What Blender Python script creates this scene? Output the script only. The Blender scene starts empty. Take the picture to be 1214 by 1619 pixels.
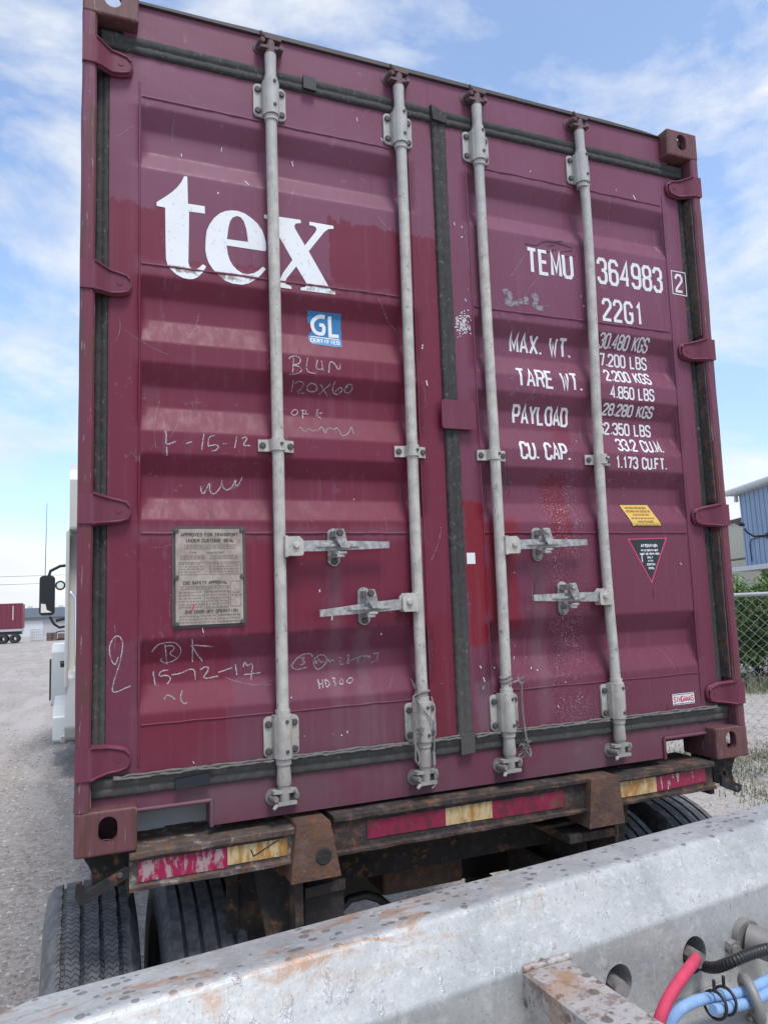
import bpy, bmesh, math, random, json
from mathutils import Vector, Matrix, noise
from mathutils.geometry import tessellate_polygon
R = math.radians
SC = bpy.context.scene
COL = SC.collection

# ---------------------------------------------------------------- camera, sky, sun, exposure
PITCH = R(1.4)            # the loaded trailer leans nose-up by this much
DECK = 1.22               # height of the container floor at its rear edge
TILT = Matrix.Translation((0, 0, DECK)) @ Matrix.Rotation(PITCH, 4, 'X')
cam = bpy.data.cameras.new('camera'); camo = bpy.data.objects.new('camera', cam); COL.objects.link(camo)
cam.sensor_fit = 'VERTICAL'; cam.sensor_height = 24.0; cam.lens = 1167.04 / 1619 * 24
cam.clip_start = 0.02; cam.clip_end = 2000
_r = Vector((0.92550119, -0.37622539, -0.04361195)); _u = Vector((-0.00950917, -0.13819444, 0.99035947)); _f = Vector((0.37862531, 0.91616415, 0.13147671))
_m = Matrix((_r, _u, -_f)).transposed().to_4x4(); _m.translation = Vector((0.01155, -2.24337, 1.84651))
camo.matrix_world = _m
SC.camera = camo

SUN_EL, SUN_AZ = R(61), R(171)     # azimuth from +Y towards +X: behind the viewer, to the right
wd = bpy.data.worlds.new("World"); SC.world = wd; wd.use_nodes = True
nt = wd.node_tree; nt.nodes.clear()
def wn(t, **k):
    n = nt.nodes.new(t)
    for a, b in k.items(): setattr(n, a, b)
    return n
sky = wn('ShaderNodeTexSky', sky_type='NISHITA', sun_disc=False, sun_elevation=SUN_EL, sun_rotation=SUN_AZ, air_density=1.0, dust_density=0.6, ozone_density=1.6)
tc = wn('ShaderNodeTexCoord'); mp = wn('ShaderNodeMapping'); mp.inputs['Scale'].default_value = (1.0, 1.0, 2.6); mp.inputs['Location'].default_value = (2.4, 0.3, 1.7)
n1 = wn('ShaderNodeTexNoise'); n1.inputs['Scale'].default_value = 1.7; n1.inputs['Detail'].default_value = 9; n1.inputs['Roughness'].default_value = 0.6; n1.inputs['Distortion'].default_value = 0.35
rp = wn('ShaderNodeValToRGB'); rp.color_ramp.elements[0].position = 0.45; rp.color_ramp.elements[1].position = 0.60
rp.color_ramp.elements[0].color = (0.10, 0.10, 0.10, 1)
n2 = wn('ShaderNodeTexNoise'); n2.inputs['Scale'].default_value = 5.5; n2.inputs['Detail'].default_value = 7
cr = wn('ShaderNodeValToRGB'); cr.color_ramp.elements[0].color = (5.6, 6.1, 6.9, 1); cr.color_ramp.elements[1].color = (7.4, 7.5, 7.7, 1)
cr.color_ramp.elements[0].position = 0.3; cr.color_ramp.elements[1].position = 0.6
tint = wn('ShaderNodeMix', data_type='RGBA', blend_type='MULTIPLY'); tint.inputs['Factor'].default_value = 1.0; tint.inputs[7].default_value = (1.95, 2.02, 2.08, 1)
mx = wn('ShaderNodeMix', data_type='RGBA')
bg = wn('ShaderNodeBackground'); bg.inputs['Strength'].default_value = 0.15
out = wn('ShaderNodeOutputWorld')
L = nt.links.new
L(tc.outputs['Generated'], mp.inputs['Vector']); L(mp.outputs['Vector'], n1.inputs['Vector']); L(mp.outputs['Vector'], n2.inputs['Vector'])
L(n1.outputs['Fac'], rp.inputs['Fac']); L(n2.outputs['Fac'], cr.inputs['Fac'])
sx_ = wn('ShaderNodeSeparateXYZ'); L(tc.outputs['Generated'], sx_.inputs[0])
hr = wn('ShaderNodeMapRange'); hr.inputs[1].default_value = 0.0; hr.inputs[2].default_value = 0.35; hr.inputs[3].default_value = 0.66; hr.inputs[4].default_value = 1.0; L(sx_.outputs[2], hr.inputs[0])
hm = wn('ShaderNodeVectorMath', operation='SCALE'); L(sky.outputs['Color'], hm.inputs[0]); L(hr.outputs[0], hm.inputs['Scale'])
L(hm.outputs[0], tint.inputs[6])
L(rp.outputs['Color'], mx.inputs['Factor']); L(tint.outputs[2], mx.inputs[6]); L(cr.outputs['Color'], mx.inputs[7])
L(mx.outputs[2], bg.inputs['Color']); L(bg.outputs['Background'], out.inputs['Surface'])

sun = bpy.data.lights.new('sun', 'SUN'); sun.energy = 3.0; sun.angle = R(18); sun.color = (1.0, 0.97, 0.93)
suno = bpy.data.objects.new('sun', sun); COL.objects.link(suno); suno.location = (6, -8, 12)
_d = Vector((math.sin(SUN_AZ) * math.cos(SUN_EL), math.cos(SUN_AZ) * math.cos(SUN_EL), math.sin(SUN_EL)))
suno.rotation_euler = _d.to_track_quat('Z', 'Y').to_euler()
SC.view_settings.view_transform = 'Standard'; SC.view_settings.look = 'None'; SC.view_settings.exposure = -0.14; SC.view_settings.gamma = 1.0
SC.cycles.max_bounces = 6; SC.cycles.use_denoising = True

# ---------------------------------------------------------------- object helpers
def empty(name, label, cat, group=None, mw=None, loc=None):
    o = bpy.data.objects.new(name, None); COL.objects.link(o); o.empty_display_size = 0.2
    o['label'] = label; o['category'] = cat
    if group: o['group'] = group
    if mw is not None: o.matrix_world = mw
    if loc is not None: o.location = loc
    return o
def tag(o, label, cat, group=None, kind=None):
    o['label'] = label; o['category'] = cat
    if group: o['group'] = group
    if kind: o['kind'] = kind
    return o
def kids(o): return [c for c in bpy.data.objects if c.parent is o]
def copy_tree(o, parent=None):
    c = o.copy(); COL.objects.link(c); c.parent = parent
    for ch in kids(o): copy_tree(ch, c)
    return c

class MB:
    def __init__(s): s.v = []; s.f = []; s.sm = []
    def add(s, vs, fs, smooth=False):
        b = len(s.v); s.v += [tuple(v) for v in vs]
        for f in fs: s.f.append([b + i for i in f]); s.sm.append(smooth)
        return s
    def box(s, x0, x1, y0, y1, z0, z1, mat=None):
        vs = [(x, y, z) for x in (x0, x1) for y in (y0, y1) for z in (z0, z1)]
        if mat is not None: vs = [mat @ Vector(v) for v in vs]
        return s.add(vs, [(0, 1, 3, 2), (4, 6, 7, 5), (0, 4, 5, 1), (2, 3, 7, 6), (0, 2, 6, 4), (1, 5, 7, 3)])
    def prism(s, poly, f0, f1, smooth=False):
        """poly: 2D points; f0/f1 map a 2D point to the two ends"""
        n = len(poly); vs = [f0(p) for p in poly] + [f1(p) for p in poly]
        fs = [(i, (i + 1) % n, n + (i + 1) % n, n + i) for i in range(n)]
        s.add(vs, fs, smooth)
        s.add([f0(p) for p in poly], [list(range(n))[::-1]]); s.add([f1(p) for p in poly], [list(range(n))])
        return s
    def xz(s, poly, y0, y1): return s.prism(poly, lambda p: (p[0], y0, p[1]), lambda p: (p[0], y1, p[1]))
    def yz(s, poly, x0, x1, smooth=False): return s.prism(poly, lambda p: (x0, p[0], p[1]), lambda p: (x1, p[0], p[1]), smooth)
    def xy(s, poly, z0, z1, smooth=False): return s.prism(poly, lambda p: (p[0], p[1], z0), lambda p: (p[0], p[1], z1), smooth)
    def tube(s, pts, r, n=12, caps=True, smooth=True):
        pts = [Vector(p) for p in pts]; rs = r if isinstance(r, (list, tuple)) else [r] * len(pts)
        rings = []; ref = None
        for i, p in enumerate(pts):
            t = (pts[min(i + 1, len(pts) - 1)] - pts[max(i - 1, 0)]).normalized()
            if ref is None: ref = t.orthogonal().normalized()
            ref = (ref - t * ref.dot(t)).normalized(); b = t.cross(ref)
            rings.append([p + (ref * math.cos(2 * math.pi * k / n) + b * math.sin(2 * math.pi * k / n)) * rs[i] for k in range(n)])
        vs = [v for g in rings for v in g]; fs = []
        for i in range(len(pts) - 1):
            for k in range(n): fs.append((i * n + k, i * n + (k + 1) % n, (i + 1) * n + (k + 1) % n, (i + 1) * n + k))
        s.add(vs, fs, smooth)
        if caps:
            s.add(rings[0], [list(range(n))[::-1]]); s.add(rings[-1], [list(range(n))])
        return s
    def disc(s, c, ax, r, h, n=10):
        c = Vector(c); ax = Vector(ax).normalized()
        return s.tube([c, c + ax * h * 0.7, c + ax * h], [r, r, r * 0.75], n)
    def lathe(s, prof, n=48, closed=True):
        """prof: (x, radius) around the X axis"""
        m = len(prof); vs = []; fs = []
        for k in range(n):
            a = 2 * math.pi * k / n
            for x, r in prof: vs.append((x, r * math.sin(a), r * math.cos(a)))
        for k in range(n):
            for i in range(m if closed else m - 1):
                j = (i + 1) % m; k2 = (k + 1) % n
                fs.append((k * m + i, k * m + j, k2 * m + j, k2 * m + i))
        return s.add(vs, fs, True)
    def mesh(s, name):
        me = bpy.data.meshes.new(name); me.from_pydata(s.v, [], s.f); me.update()
        me.polygons.foreach_set('use_smooth', s.sm)
        bm = bmesh.new(); bm.from_mesh(me); bmesh.ops.recalc_face_normals(bm, faces=bm.faces); bm.to_mesh(me); bm.free()
        return me
    def build(s, name, mat, parent=None, bevel=0, seg=2, loc=None, weld=False):
        me = s.mesh(name); 
        if weld:
            bm = bmesh.new(); bm.from_mesh(me); bmesh.ops.remove_doubles(bm, verts=bm.verts, dist=1e-5); bmesh.ops.recalc_face_normals(bm, faces=bm.faces); bm.to_mesh(me); bm.free()
        return link(name, me, mat, parent, bevel, seg, loc)
def link(name, me, mat, parent=None, bevel=0, seg=2, loc=None):
    o = bpy.data.objects.new(name, me); COL.objects.link(o)
    for m in (mat if isinstance(mat, (list, tuple)) else [mat]): me.materials.append(m)
    if parent: o.parent = parent
    if loc is not None: o.location = loc
    if bevel:
        b = o.modifiers.new('bevel', 'BEVEL'); b.width = bevel; b.segments = seg; b.limit_method = 'ANGLE'; b.angle_limit = R(40)
        b.harden_normals = False
    return o
def carve(base, cutters, bevel=0):
    """mesh of base minus cutters (temporary objects only)"""
    def tmp(mb):
        me = mb.mesh('tmp'); bm = bmesh.new(); bm.from_mesh(me); bmesh.ops.remove_doubles(bm, verts=bm.verts, dist=1e-6)
        bmesh.ops.recalc_face_normals(bm, faces=bm.faces); bm.to_mesh(me); bm.free()
        o = bpy.data.objects.new('tmp', me); COL.objects.link(o); return o
    b = tmp(base); cs = [tmp(c) for c in cutters]
    if bevel:
        m = b.modifiers.new('b', 'BEVEL'); m.width = bevel; m.segments = 3; m.limit_method = 'ANGLE'; m.angle_limit = R(40)
    for c in cs:
        m = b.modifiers.new('c', 'BOOLEAN'); m.operation = 'DIFFERENCE'; m.object = c; m.solver = 'EXACT'
    dg = bpy.context.evaluated_depsgraph_get(); dg.update()
    me = bpy.data.meshes.new_from_object(b.evaluated_get(dg))
    for o in [b] + cs:
        d = o.data; bpy.data.objects.remove(o); bpy.data.meshes.remove(d)
    return me
def oval(cx, cy, w, h, n=28):
    """stadium/oval outline"""
    pts = []; r = min(w, h) / 2
    for k in range(n):
        a = 2 * math.pi * k / n; c, s_ = math.cos(a), math.sin(a)
        pts.append((cx + c * r + (w / 2 - r) * (1 if c > 0 else -1) * (abs(c) > 1e-6), cy + s_ * r + (h / 2 - r) * (1 if s_ > 0 else -1) * (abs(s_) > 1e-6)))
    return pts
def rrect(x0, x1, z0, z1, r, n=4):
    pts = []
    for cx, cz, a0 in ((x1 - r, z1 - r, 0), (x0 + r, z1 - r, 90), (x0 + r, z0 + r, 180), (x1 - r, z0 + r, 270)):
        for k in range(n + 1):
            a = R(a0 + 90 * k / n); pts.append((cx + r * math.cos(a), cz + r * math.sin(a)))
    return pts

# ---------------------------------------------------------------- material helpers
class G:
    """tiny node-graph builder"""
    def __init__(s, name):
        s.m = bpy.data.materials.new(name); s.m.use_nodes = True; s.nt = s.m.node_tree
        s.b = s.nt.nodes['Principled BSDF']; s.co = s.n('ShaderNodeTexCoord').outputs['Object']; s.bumpn = None
    def n(s, t, **k):
        n = s.nt.nodes.new(t)
        for a, b in k.items(): setattr(n, a, b)
        return n
    def put(s, sock, v):
        if hasattr(v, 'links') or hasattr(v, 'is_linked'): s.nt.links.new(v, sock)
        elif isinstance(v, (tuple, list)) and len(v) == 3 and sock.type == 'RGBA': sock.default_value = (*v, 1)
        else: sock.default_value = v
    def math(s, op, a, b=0.0, c=None, clamp=False):
        n = s.n('ShaderNodeMath', operation=op, use_clamp=clamp); s.put(n.inputs[0], a); s.put(n.inputs[1], b)
        if c is not None: s.put(n.inputs[2], c)
        return n.outputs[0]
    def noise(s, scale, detail=4, rough=0.55, vec=None, stretch=None, dist=0.0, loc=None):
        v = vec or s.co
        if stretch or loc:
            mp = s.n('ShaderNodeMapping'); s.nt.links.new(v, mp.inputs['Vector'])
            if stretch: mp.inputs['Scale'].default_value = stretch
            if loc: mp.inputs['Location'].default_value = loc
            v = mp.outputs[0]
        n = s.n('ShaderNodeTexNoise'); n.inputs['Scale'].default_value = scale; n.inputs['Detail'].default_value = detail
        n.inputs['Roughness'].default_value = rough; n.inputs['Distortion'].default_value = dist; s.nt.links.new(v, n.inputs['Vector'])
        return n.outputs['Fac']
    def voro(s, scale, feature='F1', stretch=None, out='Distance'):
        v = s.co
        if stretch:
            mp = s.n('ShaderNodeMapping'); s.nt.links.new(v, mp.inputs['Vector']); mp.inputs['Scale'].default_value = stretch; v = mp.outputs[0]
        n = s.n('ShaderNodeTexVoronoi', feature=feature); n.inputs['Scale'].default_value = scale; s.nt.links.new(v, n.inputs['Vector'])
        return n.outputs[out]
    def step(s, v, a, b, lo=0.0, hi=1.0):
        n = s.n('ShaderNodeMapRange', interpolation_type='SMOOTHSTEP'); s.put(n.inputs[0], v)
        n.inputs[1].default_value = a; n.inputs[2].default_value = b; n.inputs[3].default_value = lo; n.inputs[4].default_value = hi
        return n.outputs[0]
    def mix(s, f, a, b, mode='MIX'):
        n = s.n('ShaderNodeMix', data_type='RGBA', blend_type=mode); s.put(n.inputs['Factor'], f); s.put(n.inputs[6], a); s.put(n.inputs[7], b)
        return n.outputs[2]
    def xyz(s, v=None):
        n = s.n('ShaderNodeSeparateXYZ'); s.nt.links.new(v or s.co, n.inputs[0]); return n.outputs
    def col(s, c): s.put(s.b.inputs['Base Color'], c); return s
    def rough(s, v): s.put(s.b.inputs['Roughness'], v); return s
    def set(s, k, v): s.put(s.b.inputs[k], v); return s
    def bump(s, h, strength=0.3, dist=0.01):
        n = s.n('ShaderNodeBump'); n.inputs['Strength'].default_value = strength; n.inputs['Distance'].default_value = dist
        s.put(n.inputs['Height'], h)
        if s.bumpn: s.nt.links.new(s.bumpn, n.inputs['Normal'])
        s.bumpn = n.outputs[0]; s.nt.links.new(n.outputs[0], s.b.inputs['Normal']); return s
def plain(name, c, rough=0.6, metal=0.0, var=0.15, scale=8.0, bump=0.0):
    g = G(name); n = g.noise(scale, 5)
    g.col(g.mix(n, tuple(x * (1 - var) for x in c), tuple(min(1, x * (1 + var)) for x in c))).rough(rough).set('Metallic', metal)
    if bump: g.bump(g.noise(scale * 12, 4), bump, 0.005)
    return g.m
# ---------------------------------------------------------------- materials
FADED = (0.180, 0.064, 0.106); RED = (0.152, 0.019, 0.041); BRIGHT = (0.19, 0.013, 0.024); PURPLE = (0.148, 0.034, 0.062)
def maroon(name, patches=(), base=FADED, low=PURPLE, speck=None, dust=0.5, wear=0.0):
    """old container paint: sun-faded base, fresher repaint patches with ragged edges, run-off streaks, chips, road dust low down"""
    g = G(name); X, Y, Z = g.xyz()
    big = g.noise(2.2, 5); c = g.mix(g.step(Z, 0.35, 2.3), low, base)
    c = g.mix(g.step(big, 0.35, 0.7, 0, 0.35), c, PURPLE)
    e = g.noise(7, 8, .72); e2 = g.math('ADD', g.math('MULTIPLY_ADD', e, 0.11, -0.055), g.math('MULTIPLY_ADD', g.noise(1, 5, .6, stretch=(60, 60, 5)), .05, -.025))
    for (x0, x1, z0, z1, colr, amt, soft) in patches:
        dx = g.math('SUBTRACT', g.math('ABSOLUTE', g.math('SUBTRACT', X, (x0 + x1) / 2)), (x1 - x0) / 2)
        dz = g.math('SUBTRACT', g.math('ABSOLUTE', g.math('SUBTRACT', Z, (z0 + z1) / 2)), (z1 - z0) / 2)
        d = g.math('ADD', g.math('MAXIMUM', dx, dz), e2)
        c = g.mix(g.step(d, soft, -soft, 0, amt), c, colr)
    st = g.noise(1.0, 6, 0.65, stretch=(38, 38, 1.3)); st2 = g.noise(1.0, 4, 0.6, stretch=(90, 90, 2.2), loc=(3, 1, 7))
    c = g.mix(g.step(st, 0.50, 0.78, 0, 0.26), c, (0.22, 0.125, 0.155)); c = g.mix(g.math('MULTIPLY', g.step(g.noise(1, 6, .7, stretch=(55, 55, 2.5), loc=(6, 2, 4)), .58, .70, 0, .55), g.step(g.noise(2.6, 4), .46, .62)), c, (0.075, 0.026, 0.024)); c = g.mix(g.math('MULTIPLY', g.step(g.noise(28, 6, .7), .60, .68, 0, .5), g.step(g.noise(1.7, 4, loc=(1, 1, 5)), .48, .6)), c, (0.23, 0.15, 0.17))
    c = g.mix(g.step(st2, 0.56, 0.8, 0, 0.25), c, (0.06, 0.025, 0.04))
    if dust:
        dn = g.noise(5, 6); dm = g.math('MULTIPLY', g.step(Z, 0.42, 0.03), g.step(dn, 0.3, 0.7, 0.25, 1.0))
        c = g.mix(g.math('MULTIPLY', dm, dust), c, (0.14, 0.088, 0.098))
    ch = g.math('MULTIPLY', g.step(g.noise(75, 3), 0.70, 0.74), g.step(g.noise(3.1, 3), 0.5, 0.62))
    c = g.mix(g.math('MULTIPLY', ch, 0.5), c, (0.45, 0.4, 0.42))
    if speck:
        x0, x1, z0, z1 = speck
        m = g.math('MULTIPLY', g.math('MULTIPLY', g.step(X, x0 - .05, x0 + .06), g.step(X, x1 + .05, x1 - .06)), g.math('MULTIPLY', g.step(Z, z0 - .1, z0 + .1), g.step(Z, z1 + .1, z1 - .05)))
        sp = g.math('MULTIPLY', g.step(g.noise(230, 2, 0.4), 0.63, 0.67), m)
        c = g.mix(g.math('MULTIPLY', sp, g.step(g.noise(7, 3), .4, .62, 0.1, 0.8)), c, (0.6, 0.52, 0.55))
    if wear:
        w = g.noise(1.0, 8, 0.75, stretch=(55, 55, 6)); 
        c = g.mix(g.step(w, 0.45, 0.58, 0, wear), c, (0.10, 0.050, 0.038))
        c = g.mix(g.step(g.noise(1.0, 6, 0.7, stretch=(110, 110, 9), loc=(5, 5, 1)), 0.60, 0.66, 0, 0.75 * wear), c, (0.38, 0.30, 0.28))
    g.col(c).rough(g.step(st, 0.3, 0.8, 0.42, 0.62)).set('Specular IOR Level', 0.25)
    g.bump(g.noise(3.0, 3, stretch=(1, 1, 1.6)), 0.25, 0.012).bump(g.noise(320, 2), 0.06, 0.001)
    return g.m
M = {}
LP = [(-0.1, .245, .57, 1.908, RED, .9, .004), (.24, .80, .57, 1.745, RED, .85, .005), (.79, 1.3, .57, 1.957, RED, .95, .004),
      (.17, .44, .10, .56, (0.155, 0.017, 0.036), .8, .006), (1.098, 1.25, .10, .60, (0.15, 0.015, 0.030), .9, .01), (.46, .70, .60, .88, (0.165, 0.016, 0.034), .6, .05), (.172, 1.09, .862, .898, (0.22, 0.115, 0.145), .30, .02), (.172, 1.09, 1.69, 1.73, (0.24, 0.12, 0.16), .28, .02), (.752, .790, .2, .77, (0.24, 0.16, 0.18), .22, .022), (.845, .895, .2, .57, (0.24, 0.17, 0.19), .24, .022), (.445, 1.06, .19, .33, (0.145, 0.058, 0.08), .5, .04)]
RP = [(1.255, 1.332, .492, .99, BRIGHT, .95, .005), (1.335, 1.462, .545, .93, BRIGHT, .75, .012), (1.605, 1.712, .84, 1.095, (0.165, 0.016, 0.030), .7, .012),
      (1.655, 1.745, 1.215, 1.34, (0.155, 0.018, 0.036), .55, .02), (1.52, 1.58, .2, .77, (0.22, 0.15, 0.17), .25, .02), (1.27, 1.33, .19, .36, (0.22, 0.16, 0.18), .4, .02), (1.28, 1.325, .33, .42, (0.07, 0.04, 0.055), .45, .015)]
M['door_l'] = maroon('maroon door paint with fresh patches', LP)
M['door_r'] = maroon('faded maroon door paint with white specks', RP, speck=(1.60, 1.755, .17, 1.13))
M['frame'] = maroon('maroon frame paint', (), dust=0.75)
M['post'] = maroon('scuffed maroon post paint', [(-.2, .3, .5, 2.0, RED, .5, .2)], wear=0.75)
M['casting'] = maroon('rusty maroon casting paint', (), base=(0.140, 0.066, 0.066), low=(0.145, 0.052, 0.056), wear=.8, dust=0.35)
M['hinge'] = maroon('maroon hinge paint', (), base=(0.145, 0.034, 0.058), low=(0.145, 0.034, 0.058), dust=0)
M['side'] = maroon('maroon side panels', (), dust=0.4)

g = G('rod zinc paint'); oi = g.n('ShaderNodeObjectInfo'); va = g.n('ShaderNodeVectorMath', operation='ADD'); g.nt.links.new(g.co, va.inputs[0]); g.nt.links.new(oi.outputs['Location'], va.inputs[1]); zc_ = g.co; g.co = va.outputs[0]; n = g.noise(22, 6, 0.65); s_ = g.noise(1, 5, 0.6, stretch=(160, 160, 7)); X, Y, Z = g.xyz(zc_); c0 = g.step(g.noise(1, 6, .7, stretch=(40, 40, 12), loc=(3, 9, 2)), .56, .66, 0, .5)
c = g.mix(g.step(n, 0.3, 0.7), (0.36, 0.34, 0.31), (0.52, 0.49, 0.44)); c = g.mix(g.step(s_, .55, .75, 0, .55), c, (0.16, 0.145, 0.13))
c = g.mix(g.step(g.noise(46, 4), .64, .70, 0, .6), c, (0.12, 0.10, 0.09))
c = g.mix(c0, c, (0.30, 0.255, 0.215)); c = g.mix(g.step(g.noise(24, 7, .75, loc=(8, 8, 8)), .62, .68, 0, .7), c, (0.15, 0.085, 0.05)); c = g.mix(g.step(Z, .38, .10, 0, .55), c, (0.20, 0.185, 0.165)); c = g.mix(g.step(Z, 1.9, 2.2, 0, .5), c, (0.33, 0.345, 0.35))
g.col(c).rough(0.62).bump(g.noise(120, 4), 0.25, 0.002); M['zinc'] = g.m
g = G('handle galvanised steel'); n = g.noise(60, 5); c = g.mix(g.step(n, .35, .65), (0.26, 0.255, 0.25), (0.44, 0.43, 0.41)); c = g.mix(g.step(g.noise(170, 3), .6, .66, 0, .7), c, (0.10, 0.10, 0.10))
g.col(c).rough(0.55).set('Metallic', 0.25).bump(g.noise(200, 3), 0.3, 0.001); M['galv_small'] = g.m
M['bolt'] = plain('dull dark bolt', (0.085, 0.075, 0.075), 0.65, 0.2, 0.4, 60)
g = G('weathered door gasket rubber'); n = g.noise(14, 6, .7); c = g.mix(n, (0.016, 0.016, 0.016), (0.050, 0.048, 0.046)); X, Y, Z = g.xyz()
c = g.mix(g.math('MULTIPLY', g.step(g.noise(1, 6, .75, stretch=(110, 110, 55)), .57, .66), .5), c, (0.24, 0.22, 0.205))
c = g.mix(g.step(Z, .8, .15, 0, .4), c, (0.12, 0.108, 0.097))
g.col(c).rough(0.8).bump(g.noise(40, 5), 0.5, 0.004); M['rubber'] = g.m
M['tape_dark'] = plain('dark mending tape', (0.014, 0.017, 0.024), 0.55, 0, 0.2)
M['lint'] = plain('frayed sealant', (0.14, 0.127, 0.117), 0.9, 0, 0.35, 40)
M['white'] = None
g = G('white stencil paint'); n = g.noise(11, 5); X, Y, Z = g.xyz(); c = g.mix(n, (0.66, 0.68, 0.70), (0.80, 0.81, 0.82))
c = g.mix(g.math('MULTIPLY', g.step(g.noise(60, 5), .60, .68), .35), c, (0.30, 0.27, 0.26))
wl = g.step(g.math('ABSOLUTE', g.math('SUBTRACT', Z, g.math('MULTIPLY_ADD', g.noise(30, 4), .04, 1.690))), .016, .004)
c = g.mix(g.math('MULTIPLY', wl, g.step(g.noise(45, 4), .42, .6)), c, (0.26, 0.22, 0.18)); g.col(c).rough(.55); M['white'] = g.m
M['white_text'] = plain('white lettering paint', (0.68, 0.67, 0.68), .6, 0, .12, 30)
g = G('chalk'); g.col((0.52, 0.47, 0.49)).rough(1); g.set('Alpha', g.step(g.noise(260, 3, .6), .36, .52, 0.10, .85)); g.set('Alpha', g.math('MULTIPLY', g.step(g.noise(260, 3, .6), .36, .52, 0.15, .9), g.step(g.noise(34, 4, .6), .36, .52, .3, 1))); M['chalk'] = g.m
g = G('grey chalk'); g.col((0.36, 0.36, 0.36)).rough(1); g.set('Alpha', g.math('MULTIPLY', g.step(g.noise(200, 3, .6), .34, .56, 0.1, .7), g.step(g.noise(30, 4, .6), .36, .54, .35, 1))); M['chalk_grey'] = g.m
g = G('grey smudge'); g.col((0.30, 0.28, 0.31)).rough(1); g.set('Alpha', g.step(g.noise(70, 4, .6), .3, .62, 0.1, .9)); M['smudge'] = g.m
M['crease_scratch'] = plain('dark scratch', (0.045, 0.02, 0.03), .8)
M['blue_sticker'] = plain('blue sticker', (0.022, 0.165, 0.37), .45, 0, .12, 14)
M['sticker_white'] = plain('white sticker', (0.72, 0.73, 0.74), .5, 0, .06)
M['yellow_sticker'] = plain('yellow sticker', (0.62, 0.38, 0.085), .5, 0, .08, 20)
M['black_print'] = plain('black print', (0.018, 0.022, 0.028), .5, 0, .2)
M['pink_print'] = plain('pink print', (0.60, 0.06, 0.16), .5, 0, .15)
M['red_print'] = plain('red print', (0.50, 0.035, 0.07), .5)
M['brown_print'] = plain('faded brown print', (0.22, 0.14, 0.04), .7)
g = G('weathered steel data plate'); n = g.noise(26, 6, .7); c = g.mix(g.step(n, .3, .7), (0.27, 0.215, 0.18), (0.44, 0.37, 0.315)); g.col(c).rough(.6).set('Metallic', .2); M['plate'] = g.m
M['plate_ink'] = plain('etched plate print', (0.075, 0.065, 0.062), .7, 0, .3, 60)
M['plate_ink_soft'] = plain('worn plate print', (0.15, 0.13, 0.12), .7, 0, .3, 60)

def rusty(name, a=(0.125, 0.068, 0.047), b=(0.050, 0.034, 0.029), d=(0.20, 0.165, 0.15), dust=.4, black=0.0):
    g = G(name); n = g.noise(8, 7, .7); c = g.mix(g.step(n, .35, .65), b, a)
    c = g.mix(g.step(g.noise(34, 5, .7), .50, .64, 0, .85), c, (0.185, 0.080, 0.034))
    if black: c = g.mix(g.step(g.noise(11, 6, .65, loc=(4, 2, 8)), .42, .52, 0, black), c, (0.018, 0.018, 0.020))
    c = g.mix(g.step(g.noise(17, 6, .7, loc=(9, 9, 1)), .52, .74, 0, dust), c, d)
    c = g.mix(g.step(g.noise(90, 4, .7, loc=(1, 5, 3)), .62, .70, 0, .6), c, (0.025, 0.018, 0.015)); g.col(c).rough(.85).bump(g.noise(38, 7, .7), .9, .008); return g.m
M['rust'] = rusty('rusty chassis steel', dust=.5, black=.75); M['rust_plate'] = rusty('brown rusty plate', (0.150, 0.078, 0.054), (0.085, 0.048, 0.038), dust=.25, black=.25)
M['rust_dark'] = rusty('shade-darkened chassis steel', (0.022, 0.016, 0.013), (0.009, 0.008, 0.008), (0.05, 0.042, 0.038), .25, .8)  # steel coloured darker to carry the shade beneath the chassis
M['rust_dusty'] = rusty('dusty deck steel', (0.15, 0.105, 0.085), (0.075, 0.054, 0.046), (0.40, 0.38, 0.36), 1.0, .35)
M['black_paint'] = rusty('flaking black paint', (0.075, 0.052, 0.036), (0.014, 0.014, 0.015), (0.13, 0.115, 0.10), .3, .85)
M['mud'] = rusty('caked dry mud', (0.085, 0.058, 0.042), (0.055, 0.038, 0.03), (0.13, 0.10, 0.08), .6)
def tape(name, colr, other, amt, lo=.46, hi=.56):
    g = G(name); n = g.noise(1, 7, .7, stretch=(42, 42, 14)); c = g.mix(g.step(n, lo, hi, 0, amt), colr, other)
    c = g.mix(g.step(g.noise(26, 5, .6, loc=(2, 7, 3)), .6, .7, 0, .5 * amt + .15), c, (0.12, 0.08, 0.05)); g.col(c).rough(.4); return g.m
M['tape_red'] = tape('red reflective tape', (0.24, 0.014, 0.052), (0.10, 0.025, 0.030), .8)
M['tape_red_worn'] = tape('worn red reflective tape', (0.30, 0.010, 0.058), (0.36, 0.30, 0.29), .85, .5, .58)
M['tape_red_peel'] = tape('peeling red reflective tape', (0.26, 0.012, 0.05), (0.58, 0.57, 0.57), .9, .58, .64)
M['tape_white'] = tape('yellowed reflective tape', (0.52, 0.41, 0.22), (0.36, 0.165, 0.035), .95, .42, .58)

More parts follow.
